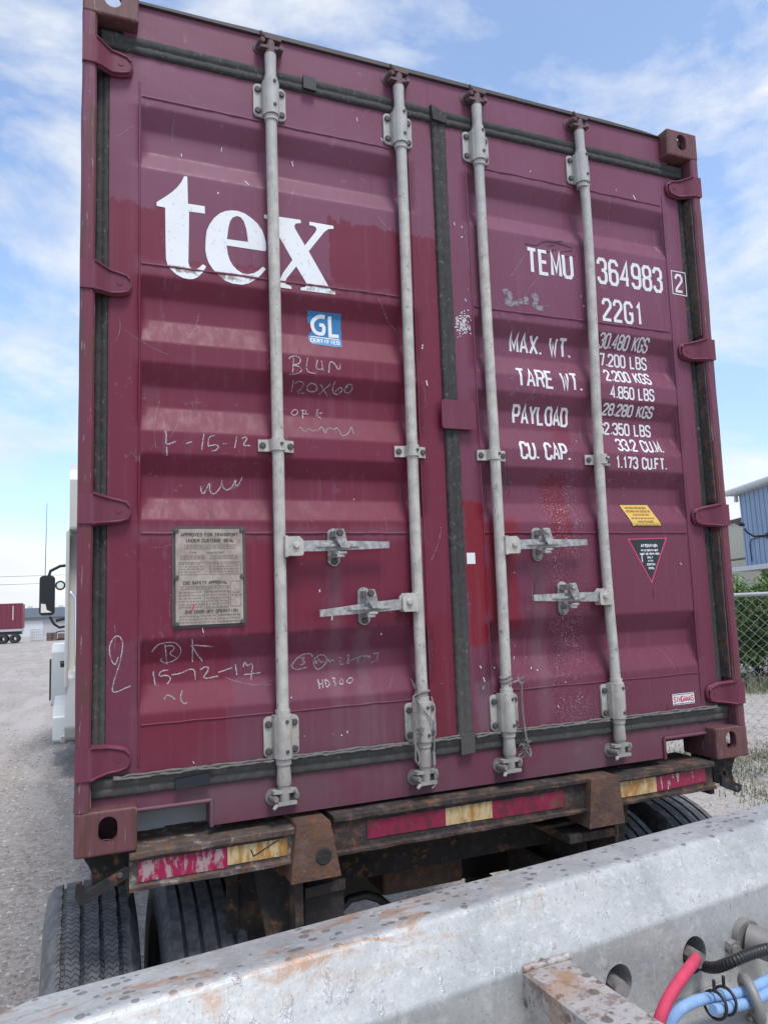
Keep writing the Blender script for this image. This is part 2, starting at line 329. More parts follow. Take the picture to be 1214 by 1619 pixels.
g = G('worn tyre tread rubber'); X, Y, Z = g.xyz(); n = g.noise(30, 6, .65)
c = g.mix(g.step(n, .3, .75), (0.055, 0.056, 0.059), (0.15, 0.151, 0.154))
g.col(c).rough(.8).bump(g.noise(90, 5), .35, .004); M['tyre'] = g.m
g = G('tyre rubber with herringbone sipes'); X, Y, Z = g.xyz()
ang = g.math('ARCTAN2', Y, Z); tri = g.math('PINGPONG', X, 0.0112); ph = g.math('MULTIPLY_ADD', ang, 0.49, tri)
sl = g.math('PINGPONG', ph, 0.0085); li = g.step(sl, 0.0008, 0.0020)
ins = g.math('MULTIPLY', g.step(X, -.100, -.094), g.step(X, .100, .094)); inv = g.math('SUBTRACT', 1.0, g.math('MULTIPLY', ins, g.math('SUBTRACT', 1.0, li)))
n = g.noise(30, 6, .65); c = g.mix(g.step(n, .3, .75), (0.075, 0.077, 0.081), (0.18, 0.182, 0.185)); c = g.mix(inv, (0.012, 0.012, 0.013), c)
g.col(c).rough(.8).bump(inv, .5, .004).bump(g.noise(90, 5), .3, .003); M['tyre_sipe'] = g.m
M['rim'] = rusty('dirty steel rim', (0.16, 0.13, 0.11), (0.10, 0.09, 0.08))

g = G('spangled galvanised steel'); X, Y, Z = g.xyz()
v = g.voro(85, out='Color'); sx = g.n('ShaderNodeSeparateColor'); g.nt.links.new(v, sx.inputs[0]); sp = sx.outputs[0]
n = g.noise(6, 6, .65, dist=.6); fl = g.noise(1, 6, .65, stretch=(28, 28, 60), loc=(1, 2, 3))
c = g.mix(g.step(n, .3, .7), (0.34, 0.345, 0.335), (0.475, 0.475, 0.455)); c = g.mix(g.step(sp, 0, 1, 0, .30), c, (0.33, 0.355, 0.37))
c = g.mix(g.step(fl, .50, .72, 0, .40), c, (0.62, 0.62, 0.60)); c = g.mix(g.step(g.noise(150, 4, .7, loc=(3, 3, 7)), .58, .66, 0, .6), c, (0.27, 0.19, 0.14)); c = g.mix(g.step(g.noise(1, 6, .72, stretch=(70, 160, 50), loc=(5, 1, 9)), .54, .66, 0, .35), c, (0.66, 0.665, 0.65)); c = g.mix(g.step(g.noise(1, 7, .72, stretch=(34, 34, 12), loc=(7, 3, 2)), .52, .72, 0, .38), c, (0.33, 0.315, 0.295)); c = g.mix(g.step(g.noise(1, 6, .7, stretch=(110, 110, 26), loc=(2, 8, 5)), .60, .70, 0, .45), c, (0.25, 0.245, 0.24))
c = g.mix(g.math('MULTIPLY', g.step(g.noise(1, 7, .72, stretch=(7, 22, 22), loc=(0, 5, 2), dist=.8), .48, .62), g.math('MULTIPLY', g.step(Z, -.055, -.012), g.step(X, .75, .15, 0, .8))), c, (0.36, 0.20, 0.12))
vd = g.voro(56, 'F1', (.8, 1.15, 1.0)); vs = g.voro(56, 'F1', (.8, 1.15, 1.0), 'Color'); s2 = g.n('ShaderNodeSeparateColor'); g.nt.links.new(vs, s2.inputs[0])
drop = g.math('MULTIPLY', g.step(g.math('SUBTRACT', vd, g.math('MULTIPLY_ADD', s2.outputs[1], .30, .10)), .02, -.03), g.step(s2.outputs[0], .10, .14)); drop = g.math('MULTIPLY', drop, g.step(Z, -.006, -.002))
c = g.mix(g.math('MULTIPLY', drop, .72), c, (0.13, 0.125, 0.12))
c = g.mix(g.step(g.noise(1, 5, .7, stretch=(55, 55, 16), loc=(8, 1, 1)), .66, .72, 0, .55), c, (0.20, 0.18, 0.165))
g.col(c).rough(g.step(n, .3, .7, .38, .6)).set('Metallic', .35).bump(g.noise(1, 6, .7, stretch=(60, 60, 22)), .3, .004).bump(g.noise(5, 3), .25, .02).bump(g.step(g.noise(1, 4, .6, stretch=(42, 42, 13), loc=(4, 4, 4)), .60, .70), .45, .004); M['galv'] = g.m
g = G('rust spotted galvanised bar'); n = g.noise(12, 6); c = g.mix(n, (0.30, 0.265, 0.25), (0.50, 0.47, 0.45)); c = g.mix(g.step(g.noise(30, 7, .75, loc=(4, 1, 1)), .5, .6, 0, .7), c, (0.17, 0.11, 0.085)); c = g.mix(g.step(g.noise(75, 5, .7, loc=(1, 6, 1)), .56, .64, 0, .7), c, (0.12, 0.08, 0.065)); vd = g.voro(46, 'F1'); vs = g.voro(46, out='Color'); s2 = g.n('ShaderNodeSeparateColor'); g.nt.links.new(vs, s2.inputs[0])
drop = g.math('MULTIPLY', g.step(g.math('SUBTRACT', vd, g.math('MULTIPLY', s2.outputs[1], .45)), .03, -.04), g.step(s2.outputs[0], .35, .42))
c = g.mix(g.math('MULTIPLY', drop, .8), c, (0.10, 0.075, 0.065)); X, Y, Z = g.xyz(); c = g.mix(g.math('MULTIPLY', g.step(g.noise(9, 6, .7, loc=(3, 3, 3)), .48, .62), g.step(Y, -.24, -.06, 0, .85)), c, (0.33, 0.15, 0.05))
g.col(c).rough(.6).set('Metallic', .15).bump(g.noise(60, 5), .3, .003); M['galv_rusty'] = g.m
M['hose_red'] = plain('red hose', (0.56, 0.045, 0.10), .7, 0, .3, 40, .25); M['hose_blue'] = plain('blue hose', (0.22, 0.35, 0.56), .75, 0, .28, 60, .25)
M['black_plastic'] = plain('black plastic', (0.016, 0.016, 0.018), .45, 0, .2); M['steel'] = plain('dull steel', (0.33, 0.33, 0.33), .45, .5, .25, 30)
M['dirty_steel'] = plain('dirty steel fitting', (0.24, 0.225, 0.21), .55, .3, .35, 30)

g = G('gravel yard'); X, Y, Z = g.xyz()
st = g.voro(34); st2 = g.voro(95); vc = g.voro(34, out='Color'); sc = g.n('ShaderNodeSeparateColor'); g.nt.links.new(vc, sc.inputs[0])
tr = g.noise(1.0, 5, .6, stretch=(.9, .22, 1), dist=.8); pt = g.noise(.16, 5, .6)
c = g.mix(sc.outputs[0], (0.245, 0.208, 0.178), (0.49, 0.435, 0.39)); c = g.mix(g.step(st2, .1, .6, .35, 0), c, (0.19, 0.165, 0.145))
c = g.mix(g.step(tr, .40, .64, 0, .7), c, (0.44, 0.405, 0.38)); tr2 = g.noise(1.0, 6, .65, stretch=(2.2, .35, 1), dist=1.2, loc=(4, 2, 0)); c = g.mix(g.step(tr2, .52, .66, 0, .55), c, (0.22, 0.19, 0.168)); c = g.mix(g.step(pt, .45, .7, 0, .4), c, (0.31, 0.27, 0.24)); c = g.mix(g.step(g.noise(160, 3), .6, .7, 0, .4), c, (0.20, 0.185, 0.18))
g.col(c).rough(.95).bump(g.noise(26, 6, .7), .45, .03).bump(st2, .4, .012); M['gravel'] = g.m
g = G('loose stones'); ri = g.n('ShaderNodeNewGeometry').outputs['Random Per Island']; rr = g.n('ShaderNodeValToRGB'); g.nt.links.new(ri, rr.inputs[0])
rr.color_ramp.elements[0].color = (0.19, 0.165, 0.145, 1); rr.color_ramp.elements[1].color = (0.56, 0.52, 0.48, 1); g.col(rr.outputs[0]).rough(.95); M['stone'] = g.m
def leafy(name, a, b, tr=.25):
    g = G(name); ri = g.n('ShaderNodeNewGeometry').outputs['Random Per Island']; rr = g.n('ShaderNodeValToRGB'); g.nt.links.new(ri, rr.inputs[0])
    rr.color_ramp.elements[0].color = (*a, 1); rr.color_ramp.elements[1].color = (*b, 1); g.col(rr.outputs[0]).rough(.6)
    t = g.n('ShaderNodeBsdfTranslucent'); g.nt.links.new(rr.outputs[0], t.inputs[0]); m = g.n('ShaderNodeMixShader'); m.inputs[0].default_value = tr
    g.nt.links.new(g.b.outputs[0], m.inputs[1]); g.nt.links.new(t.outputs[0], m.inputs[2]); g.nt.links.new(m.outputs[0], g.nt.nodes['Material Output'].inputs[0]); return g.m
M['leaf'] = leafy('bush leaves', (0.05, 0.105, 0.03), (0.17, 0.27, 0.085)); M['leaf2'] = leafy('pale bush leaves', (0.075, 0.14, 0.04), (0.23, 0.32, 0.12)); M['grass'] = leafy('grass', (0.10, 0.13, 0.05), (0.30, 0.29, 0.17)); M['channel'] = rusty('grimy door channel', (0.085, 0.078, 0.072), (0.05, 0.045, 0.042), (0.17, 0.155, 0.14), .5); M['keeper'] = plain('grimy maroon cast steel', (0.125, 0.075, 0.082), .7, .1, .4, 40, .3); M['pocket'] = plain('dusty pale plate', (0.62, 0.60, 0.57), .8, 0, .2, 20); M['bark'] = plain('bark', (0.09, 0.07, 0.05), .9)
M['truck_white'] = plain('white truck paint', (0.66, 0.67, 0.64), .3, 0, .05); M['truck_cream'] = plain('cream sleeper panel', (0.52, 0.51, 0.46), .4, 0, .08); M['chrome'] = plain('mirror chrome', (0.7, 0.7, 0.72), .12, .9, .05)
M['glass'] = plain('dark mirror glass', (0.008, 0.010, 0.014), .25, 0, .1); M['tyre_plain'] = plain('truck tyre', (0.03, 0.03, 0.032), .8)
def ribbed(name, c, pitch, axis=0, d=.75, rough=.5):
    g = G(name); X = g.xyz()[axis]; p = g.math('PINGPONG', X, pitch / 2); ln = g.step(p, pitch * .06, pitch * .12)
    n = g.noise(.8, 5); cc = g.mix(n, tuple(v * .85 for v in c), tuple(min(1, v * 1.12) for v in c)); cc = g.mix(g.step(g.noise(1, 5, .6, stretch=(3, 3, .4)), .55, .8, 0, .3), cc, tuple(v * .6 for v in c)); g.col(cc).rough(rough).bump(ln, .6, .03); return g.m
M['blue_metal'] = ribbed('blue ribbed cladding', (0.25, 0.345, 0.50), .3); M['beige_metal'] = ribbed('beige ribbed cladding', (0.50, 0.47, 0.38), .28); M['trim_white'] = plain('pale metal trim', (0.55, 0.57, 0.58), .5); M['navy'] = plain('dark navy wall', (0.03, 0.04, 0.065), .6)
M['grey_roof'] = plain('dark grey metal roof', (0.085, 0.10, 0.125), .6, 0, .15, .5); M['grey_wall'] = plain('pale grey block wall', (0.40, 0.40, 0.41), .8, 0, .1, .6); M['tank'] = plain('white plastic tank', (0.66, 0.68, 0.70), .5)
M['fence'] = plain('galvanised fence wire', (0.42, 0.44, 0.44), .5, .3, .15); M['far_red'] = plain('far maroon container paint', (0.165, 0.030, 0.052), .7, 0, .15, 1.0); M['far_red2'] = plain('far maroon end paint', (0.27, 0.07, 0.10), .6, 0, .12, 1.0); M['far_white'] = plain('far white marking', (0.75, 0.72, 0.72), .6); M['cable'] = plain('black cable', (0.03, 0.03, 0.035), .6)
M['lamp_lens'] = plain('lamp lens', (0.5, 0.52, 0.55), .2); M['rope'] = plain('dirty rope', (0.20, 0.175, 0.165), .95, 0, .4, 80); M['wire'] = plain('dull wire', (0.26, 0.25, 0.24), .6, .3, .3, 60)
TRACE = json.loads('''{"t":[[0.3041,2.0237],[0.3133,2.0229],[0.3151,1.9332],[0.3674,1.9336],[0.3679,1.9091],[0.3184,1.9076],[0.3176,1.8455],[0.3152,1.7393],[0.3186,1.7251],[0.3265,1.7177],[0.3368,1.7174],[0.3484,1.7256],[0.3601,1.7384],[0.3704,1.7324],[0.3599,1.7113],[0.3436,1.6931],[0.3298,1.6851],[0.3161,1.6828],[0.2979,1.6845],[0.2776,1.6938],[0.262,1.7074],[0.2519,1.7217],[0.2475,1.7392],[0.2461,1.8095],[0.2452,1.908],[0.2194,1.9089],[0.2194,1.9212],[0.2446,1.9429],[0.2672,1.9644],[0.2832,1.9835],[0.2948,2.0019],[0.3006,2.0155]],"e":[[0.5633,1.8118],[0.5654,1.823],[0.5647,1.8427],[0.5594,1.8637],[0.5521,1.8843],[0.5371,1.9037],[0.5165,1.9201],[0.4959,1.9314],[0.4734,1.9364],[0.4548,1.9352],[0.4343,1.9297],[0.4158,1.9187],[0.3973,1.9],[0.3826,1.8762],[0.3734,1.8535],[0.3705,1.8318],[0.369,1.8086],[0.3683,1.7874],[0.3718,1.765],[0.3788,1.745],[0.3903,1.7275],[0.4082,1.709],[0.4299,1.6928],[0.4536,1.6864],[0.485,1.6866],[0.5056,1.6942],[0.5265,1.7096],[0.5457,1.7278],[0.5632,1.7508],[0.5538,1.7583],[0.5383,1.7424],[0.5231,1.7315],[0.5042,1.725],[0.4856,1.7254],[0.469,1.7347],[0.4562,1.7464],[0.4454,1.7642],[0.4392,1.7845],[0.4358,1.8131]],"eh":[[0.4373,1.8346],[0.5058,1.8356],[0.5042,1.853],[0.4999,1.8818],[0.4918,1.9061],[0.4825,1.9163],[0.4704,1.9186],[0.4563,1.9109],[0.4478,1.8968],[0.442,1.8724]],"x":[[0.5607,1.9386],[0.6841,1.9403],[0.6855,1.9291],[0.6685,1.9252],[0.6623,1.9169],[0.6641,1.9069],[0.6974,1.8522],[0.7358,1.906],[0.7402,1.9172],[0.7362,1.9239],[0.728,1.9263],[0.715,1.9266],[0.7153,1.9392],[0.8005,1.9386],[0.8012,1.9281],[0.7821,1.924],[0.7671,1.911],[0.7103,1.8334],[0.7805,1.7129],[0.7886,1.7057],[0.8012,1.7042],[0.8004,1.6937],[0.6795,1.6937],[0.6808,1.7031],[0.694,1.7058],[0.7014,1.717],[0.6984,1.7227],[0.6662,1.7746],[0.6321,1.7281],[0.6279,1.7174],[0.6307,1.7077],[0.6476,1.7038],[0.6484,1.6938],[0.5939,1.6938],[0.594,1.7018],[0.606,1.7105],[0.6196,1.7446],[0.6536,1.7952],[0.613,1.8637],[0.5821,1.9119],[0.5744,1.9229],[0.5605,1.9267]],"gl":[[0.7097,1.6375],[0.7677,1.6368],[0.8297,1.6386],[0.8308,1.6125],[0.8295,1.5923],[0.8322,1.5693],[0.8265,1.5191],[0.8025,1.5163],[0.7499,1.5199],[0.7203,1.5196],[0.713,1.531],[0.7122,1.5535],[0.7258,1.5713],[0.7287,1.5848],[0.7198,1.5953],[0.7116,1.5977]],"glG":[[[0.7717,1.6223],[0.7564,1.6241],[0.7401,1.6173],[0.7265,1.601],[0.7283,1.5798],[0.7388,1.5655],[0.7553,1.5619],[0.7674,1.5658],[0.7688,1.5941],[0.7522,1.5942]],[[0.7894,1.6266],[0.7904,1.5599],[0.8215,1.5608]]],"glL":[[[0.7203,1.5504],[0.8219,1.5487]]],"glT":[[0.7176,1.5269],[0.8205,1.5266],[0.7195,1.5387]],"chalk":[[[0.6323,1.4519],[0.642,1.4623],[0.6611,1.4656],[0.6737,1.4572],[0.6701,1.441],[0.6461,1.4326]],[[0.6498,1.4566],[0.6456,1.4072]],[[0.6461,1.4326],[0.6667,1.4312],[0.6776,1.4194],[0.6694,1.4092],[0.6539,1.4037],[0.6352,1.4015]],[[0.6978,1.4626],[0.6903,1.4141],[0.724,1.4106]],[[0.7317,1.4593],[0.7245,1.4298],[0.7373,1.4245],[0.7522,1.4322]],[[0.7447,1.4572],[0.7503,1.4224]],[[0.7698,1.4176],[0.7725,1.4549],[0.7874,1.4578],[0.8063,1.4238],[0.8121,1.4535]],[[0.6511,1.387],[0.6469,1.3508]],[[0.657,1.3778],[0.669,1.3841],[0.687,1.3812],[0.6837,1.3685],[0.664,1.3463],[0.6924,1.3509]],[[0.6981,1.3694],[0.7079,1.3812],[0.7275,1.3797],[0.7358,1.3663],[0.7242,1.3557],[0.7047,1.3558],[0.6975,1.3666]],[[0.7438,1.3794],[0.7729,1.3474]],[[0.7792,1.3846],[0.7415,1.3483]],[[0.7946,1.3927],[0.786,1.3724],[0.7937,1.353],[0.8134,1.3557],[0.8247,1.3692],[0.8135,1.377],[0.7991,1.3619]],[[0.8305,1.3753],[0.8388,1.3872],[0.8538,1.3882],[0.8593,1.3743],[0.8496,1.3608],[0.8343,1.3613],[0.8278,1.3708],[0.843,1.3818]],[[0.6479,1.2828],[0.6577,1.2945],[0.6704,1.2921],[0.6669,1.2776],[0.6525,1.2736],[0.6472,1.2812]],[[0.6865,1.2916],[0.6865,1.2653]],[[0.6801,1.2928],[0.6978,1.2939],[0.6993,1.286],[0.6878,1.2805],[0.7073,1.2817]],[[0.7387,1.2996],[0.7314,1.2736]],[[0.7548,1.2894],[0.7333,1.2817],[0.7488,1.2694]],[[0.6681,1.2273],[0.6796,1.2297],[0.6748,1.219],[0.6903,1.2164],[0.7019,1.2293],[0.7126,1.216],[0.7273,1.2273],[0.7289,1.2169],[0.7493,1.2427],[0.7533,1.2078],[0.764,1.233],[0.7806,1.234],[0.786,1.2272],[0.8013,1.2388],[0.8101,1.2145],[0.8149,1.2042],[0.841,1.2197],[0.8533,1.2491],[0.8556,1.217]],[[0.2433,1.1937],[0.2478,1.1801],[0.2444,1.1471],[0.2743,1.1622]],[[0.2478,1.1446],[0.2486,1.118]],[[0.3045,1.1553],[0.3125,1.1598],[0.3231,1.1631]],[[0.3594,1.1899],[0.3523,1.1394]],[[0.3919,1.1859],[0.3742,1.1822],[0.3699,1.1499],[0.3808,1.1532],[0.3944,1.158],[0.4052,1.1514],[0.3969,1.1399],[0.3833,1.1365]],[[0.4176,1.161],[0.43,1.1615]],[[0.4602,1.185],[0.4533,1.1493]],[[0.476,1.1801],[0.4873,1.1863],[0.4943,1.181],[0.4771,1.1574],[0.501,1.1585]],[[0.3542,1.033],[0.354,1.0135],[0.3607,1.0053],[0.3703,1.0194],[0.3828,1.0477],[0.3799,1.0168],[0.3907,1.0058],[0.4045,1.0145],[0.4171,1.0344],[0.4181,1.057],[0.4225,1.0261],[0.4335,1.0193],[0.4518,1.0296],[0.4633,1.0583],[0.4602,1.0354],[0.47,1.0343],[0.4828,1.0628]],[[0.1125,0.5251],[0.1055,0.4985],[0.0915,0.5203],[0.0871,0.5494],[0.096,0.5774],[0.1112,0.5877],[0.1247,0.5718],[0.1236,0.5389],[0.1132,0.4939],[0.0943,0.4353],[0.1018,0.4233],[0.1463,0.4411]],[[0.2059,0.5316],[0.2208,0.5538],[0.2525,0.5603],[0.2811,0.5523],[0.2926,0.5283],[0.2796,0.5056],[0.2515,0.4947],[0.229,0.5047],[0.2387,0.5126]],[[0.2428,0.5525],[0.2515,0.4927]],[[0.2431,0.5462],[0.2651,0.5491],[0.2717,0.5381],[0.2542,0.5243],[0.2793,0.5099]],[[0.3213,0.5627],[0.3253,0.494]],[[0.3182,0.5459],[0.3545,0.4941]],[[0.3265,0.5454],[0.3833,0.5377]],[[0.2113,0.4749],[0.2171,0.4337]],[[0.2555,0.4759],[0.2313,0.4735],[0.2273,0.4574],[0.2514,0.4618],[0.2635,0.4485],[0.2513,0.4351]],[[0.2636,0.4609],[0.286,0.4613],[0.3314,0.4789],[0.3332,0.4412]],[[0.348,0.4694],[0.3627,0.4789],[0.3774,0.4715],[0.3499,0.44],[0.4005,0.4467]],[[0.4006,0.4572],[0.4435,0.4691]],[[0.4544,0.479],[0.4583,0.4446]],[[0.4782,0.4688],[0.4829,0.4878],[0.4913,0.4679],[0.5092,0.4839],[0.501,0.4289]],[[0.4801,0.4451],[0.5307,0.4479]],[[0.2412,0.3931],[0.2458,0.4043],[0.2577,0.4034],[0.2711,0.3907]],[[0.2927,0.4143],[0.2849,0.3857],[0.3004,0.3748],[0.3048,0.3803]],[[0.7013,0.485],[0.6971,0.4951],[0.6795,0.4976],[0.6559,0.4893],[0.6352,0.4712],[0.632,0.4548],[0.6492,0.4475],[0.6814,0.4542]],[[0.6617,0.4848],[0.6748,0.4853],[0.6658,0.4747],[0.676,0.4713],[0.6699,0.4633],[0.6597,0.464]],[[0.7056,0.4777],[0.7267,0.4918],[0.7445,0.4865],[0.7516,0.4719],[0.7377,0.4531],[0.7195,0.4432],[0.705,0.4526],[0.704,0.4722]],[[0.71,0.4746],[0.7111,0.4605],[0.7173,0.4728],[0.7263,0.4764],[0.7275,0.4622],[0.7382,0.4728],[0.7439,0.4611],[0.7533,0.4774],[0.7589,0.463],[0.7652,0.471],[0.7726,0.4691]],[[0.7865,0.4753],[0.7957,0.479],[0.7985,0.4717],[0.7874,0.4554],[0.8041,0.4557]],[[0.8234,0.4844],[0.8156,0.4791],[0.8259,0.467],[0.8224,0.453],[0.8149,0.4592],[0.8278,0.4784],[0.8234,0.4844]],[[0.8321,0.4666],[0.8445,0.4701],[0.8728,0.4804]],[[0.8571,0.4765],[0.8548,0.4537]],[[0.8758,0.4753],[0.9009,0.4766],[0.8912,0.4685]],[[0.9105,0.4818],[0.9344,0.4846],[0.9228,0.4723],[0.924,0.4606],[0.9016,0.4534]],[[0.7141,0.4138],[0.7154,0.3858]],[[0.7289,0.414],[0.726,0.3877]],[[0.7163,0.4003],[0.7282,0.4008]],[[0.7375,0.4121],[0.7364,0.3882],[0.7475,0.3927],[0.7523,0.403],[0.7362,0.4135]],[[0.7603,0.4145],[0.7738,0.4149],[0.7645,0.4048],[0.7725,0.3988],[0.7668,0.3926]],[[0.7927,0.4108],[0.7987,0.4023],[0.7893,0.3922],[0.7828,0.3981],[0.7877,0.4085],[0.7927,0.4108]],[[0.8096,0.4042],[0.8234,0.4127],[0.8332,0.4079],[0.8231,0.3951],[0.8099,0.3974],[0.8096,0.4042]]],"smudge":[[[1.4646,1.786],[1.4842,1.7942],[1.4987,1.7703],[1.4714,1.7414],[1.5295,1.7512]],[[1.5301,1.7599],[1.5494,1.7594]],[[1.5638,1.7813],[1.565,1.7498]],[[1.5899,1.7817],[1.6037,1.7921],[1.6162,1.782],[1.5942,1.7475],[1.6365,1.741]]],"dent_crease":[[[1.5743,1.9936],[1.6039,1.9938],[1.6305,1.9949],[1.6624,2.0206],[1.7167,2.0231],[1.7609,2.0179],[1.7951,2.011]],[[1.6814,2.0027],[1.7125,2.012]],[[1.6592,1.9741],[1.6971,1.9857],[1.7215,1.9939]],[[1.7415,1.9879],[1.7943,2.0004]],[[1.7538,1.9682],[1.8066,1.9796]],[[1.7168,2.0237],[1.7491,2.0331]]]}''')
# ---------------------------------------------------------------- lettering tools
GLY = {'A':'0,0 3,10 6,0;1.2,3.2 4.8,3.2','B':'0,0 0,10 4,10 5.6,9 5.6,6.2 4.2,5.2 0,5.2;4.2,5.2 6,4 6,1.2 4.5,0 0,0','C':'6,7.5 6,8.6 4.6,10 1.4,10 0,8.6 0,1.4 1.4,0 4.6,0 6,1.4 6,2.5',
'D':'0,0 0,10 4.2,10 6,8.4 6,1.6 4.2,0 0,0','E':'5.4,10 0,10 0,0 5.6,0;0,5.2 4.6,5.2','F':'5.6,10 0,10 0,0;0,5.2 4.6,5.2','G':'6,7.6 6,8.6 4.6,10 1.4,10 0,8.6 0,1.4 1.4,0 4.6,0 6,1.4 6,4.6 3.4,4.6',
'H':'0,0 0,10;6,0 6,10;0,5.2 6,5.2','I':'3,0 3,10','K':'0,0 0,10;6,10 0,4.4;1.8,6 6,0','L':'0,10 0,0 5.2,0','M':'0,0 0,10 3,2 6,10 6,0','N':'0,0 0,10 6,0 6,10','O':'1.4,0 0,1.4 0,8.6 1.4,10 4.6,10 6,8.6 6,1.4 4.6,0 1.4,0',
'P':'0,0 0,10 4.4,10 6,8.8 6,5.8 4.4,4.6 0,4.6','R':'0,0 0,10 4.4,10 6,8.8 6,6.2 4.4,5 0,5;3.6,5 6,0','S':'6,7.6 6,8.7 4.6,10 1.4,10 0,8.7 0,6.7 1,5.6 5,4.4 6,3.3 6,1.3 4.6,0 1.4,0 0,1.3 0,2.4','T':'0,10 6,10;3,10 3,0',
'U':'0,10 0,1.4 1.4,0 4.6,0 6,1.4 6,10','V':'0,10 3,0 6,10','W':'0,10 1.6,0 3,7 4.4,0 6,10','X':'0,0 6,10;0,10 6,0','Y':'0,10 3,5 6,10;3,5 3,0',
'0':'1.4,0 0,1.4 0,8.6 1.4,10 4.6,10 6,8.6 6,1.4 4.6,0 1.4,0','1':'1.6,8 3.4,10 3.4,0','2':'0,7.4 0,8.6 1.4,10 4.6,10 6,8.6 6,6.6 0,1.2 0,0 6,0','3':'0,7.8 0,8.7 1.4,10 4.6,10 6,8.7 6,6.5 4.6,5.3 2.6,5.3;4.6,5.3 6,4 6,1.3 4.6,0 1.4,0 0,1.3 0,2.3',
'4':'4.6,0 4.6,10 0,3 6,3','5':'5.6,10 0.4,10 0,5.4 1.4,6.2 4.6,6.2 6,5 6,1.4 4.6,0 1.4,0 0,1.4 0,2.4','6':'6,8 6,8.7 4.6,10 1.4,10 0,8.6 0,1.4 1.4,0 4.6,0 6,1.4 6,4.6 4.6,5.8 1.4,5.8 0,4.6','7':'0,10 6,10 2.4,0','8':'1.4,5.2 0,6.4 0,8.8 1.4,10 4.6,10 6,8.8 6,6.4 4.6,5.2 1.4,5.2 0,4 0,1.2 1.4,0 4.6,0 6,1.2 6,4 4.6,5.2',
'9':'0,2 0,1.3 1.4,0 4.6,0 6,1.4 6,8.6 4.6,10 1.4,10 0,8.6 0,5.6 1.4,4.4 4.6,4.4 6,5.6','.':'0.4,0 0.4,1.1','-':'0.6,4.8 4.6,4.8',"'":'1,10 1,8','/':'0,0 4,10'}
NARROW = {'.': .9, 'I': 6, "'": 2, '1': 5, ' ': 3.2, '-': 5.2, '/': 4}
RECESS = [(2.238, 2.176, 2.101, 2.031), (1.681, 1.621, 1.550, 1.472), (1.407, 1.338, 1.273, 1.192), (1.124, 1.060, .992, .921), (.571, .498, .437, .357)]
YD, DEEP = 0.055, 0.036
EDGE = .010
PANELS = ((0.169, 1.096), (1.331, 2.272))
def rec1(z):
    for a, b, c, d in RECESS:
        if d < z < a: return min(1, (a - z) / (a - b), (z - d) / (c - d))
    return 0
def rec(z): return sum(rec1(z + k * .0035) for k in (-1, 0, 1)) / 3
def door_y(x, z):
    for xa, xb in PANELS:
        if xa < x < xb:
            e = max(0, min(1, (x - xa) / EDGE, (xb - x) / EDGE))
            k = max(0, min(rec(z), e))
            dent = (noise.noise(Vector((x * 2.3, 3.1, z * 3.5))) * .0024 + noise.noise(Vector((x * 7, 9.1, z * 6))) * .0016) * min(1, e * 2) * max(0, min(1, (z - .2) / .1, (2.4 - z) / .1))
            # the creased blow above the owner code
            d2 = ((x - 1.72) / .10) ** 2 + ((z - 2.0) / .03) ** 2
            if d2 < 4: dent += .006 * math.exp(-d2)
            return YD + DEEP * k + dent
    return YD
LIFT = .0011
def drape(x, z, lift=LIFT): return (x, door_y(x, z) - lift, z)
def flat(x, z, lift=LIFT): return (x, YD - lift, z)
def ribbon(mb, pts, w, fn=drape, step=.009, lift=LIFT, wob=0, closed=False):
    P = [Vector((p[0], p[1])) for p in pts]
    P = [p for i, p in enumerate(P) if i == 0 or (p - P[i - 1]).length > 1e-5]
    if len(P) < 2: return
    n = len(P); offs = []
    loop = closed or (P[0] - P[-1]).length < 1e-4
    for i in range(n):
        a = P[i] - P[i - 1] if i > 0 else (P[-1] - P[-2] if loop else P[1] - P[0])
        b = P[i + 1] - P[i] if i < n - 1 else (P[1] - P[0] if loop else P[-1] - P[-2])
        a, b = a.normalized(), b.normalized(); na, nb = Vector((-a.y, a.x)), Vector((-b.y, b.x)); m = na + nb
        if m.length < .2: m = na
        m.normalize(); offs.append(m * (w / 2) / max(.45, m.dot(na)))
    vs = []; fs = []
    for i in range(n - 1):
        k = max(1, int((P[i + 1] - P[i]).length / step)); b0 = len(vs)
        for j in range(k + 1):
            t = j / k; c = P[i].lerp(P[i + 1], t); o = offs[i].lerp(offs[i + 1], t)
            if wob: c = c + Vector((random.uniform(-wob, wob), random.uniform(-wob, wob)))
            for q in (c + o, c - o): vs.append(fn(q.x, q.y, lift))
            if j: fs.append((b0 + 2 * j - 2, b0 + 2 * j - 1, b0 + 2 * j + 1, b0 + 2 * j))
    mb.add(vs, fs)
def smooth_line(pts, it=2):
    for _ in range(it):
        q = [pts[0]]
        for a, b in zip(pts, pts[1:]):
            q.append((a[0] * .75 + b[0] * .25, a[1] * .75 + b[1] * .25)); q.append((a[0] * .25 + b[0] * .75, a[1] * .25 + b[1] * .75))
        q.append(pts[-1]); pts = q
    return pts
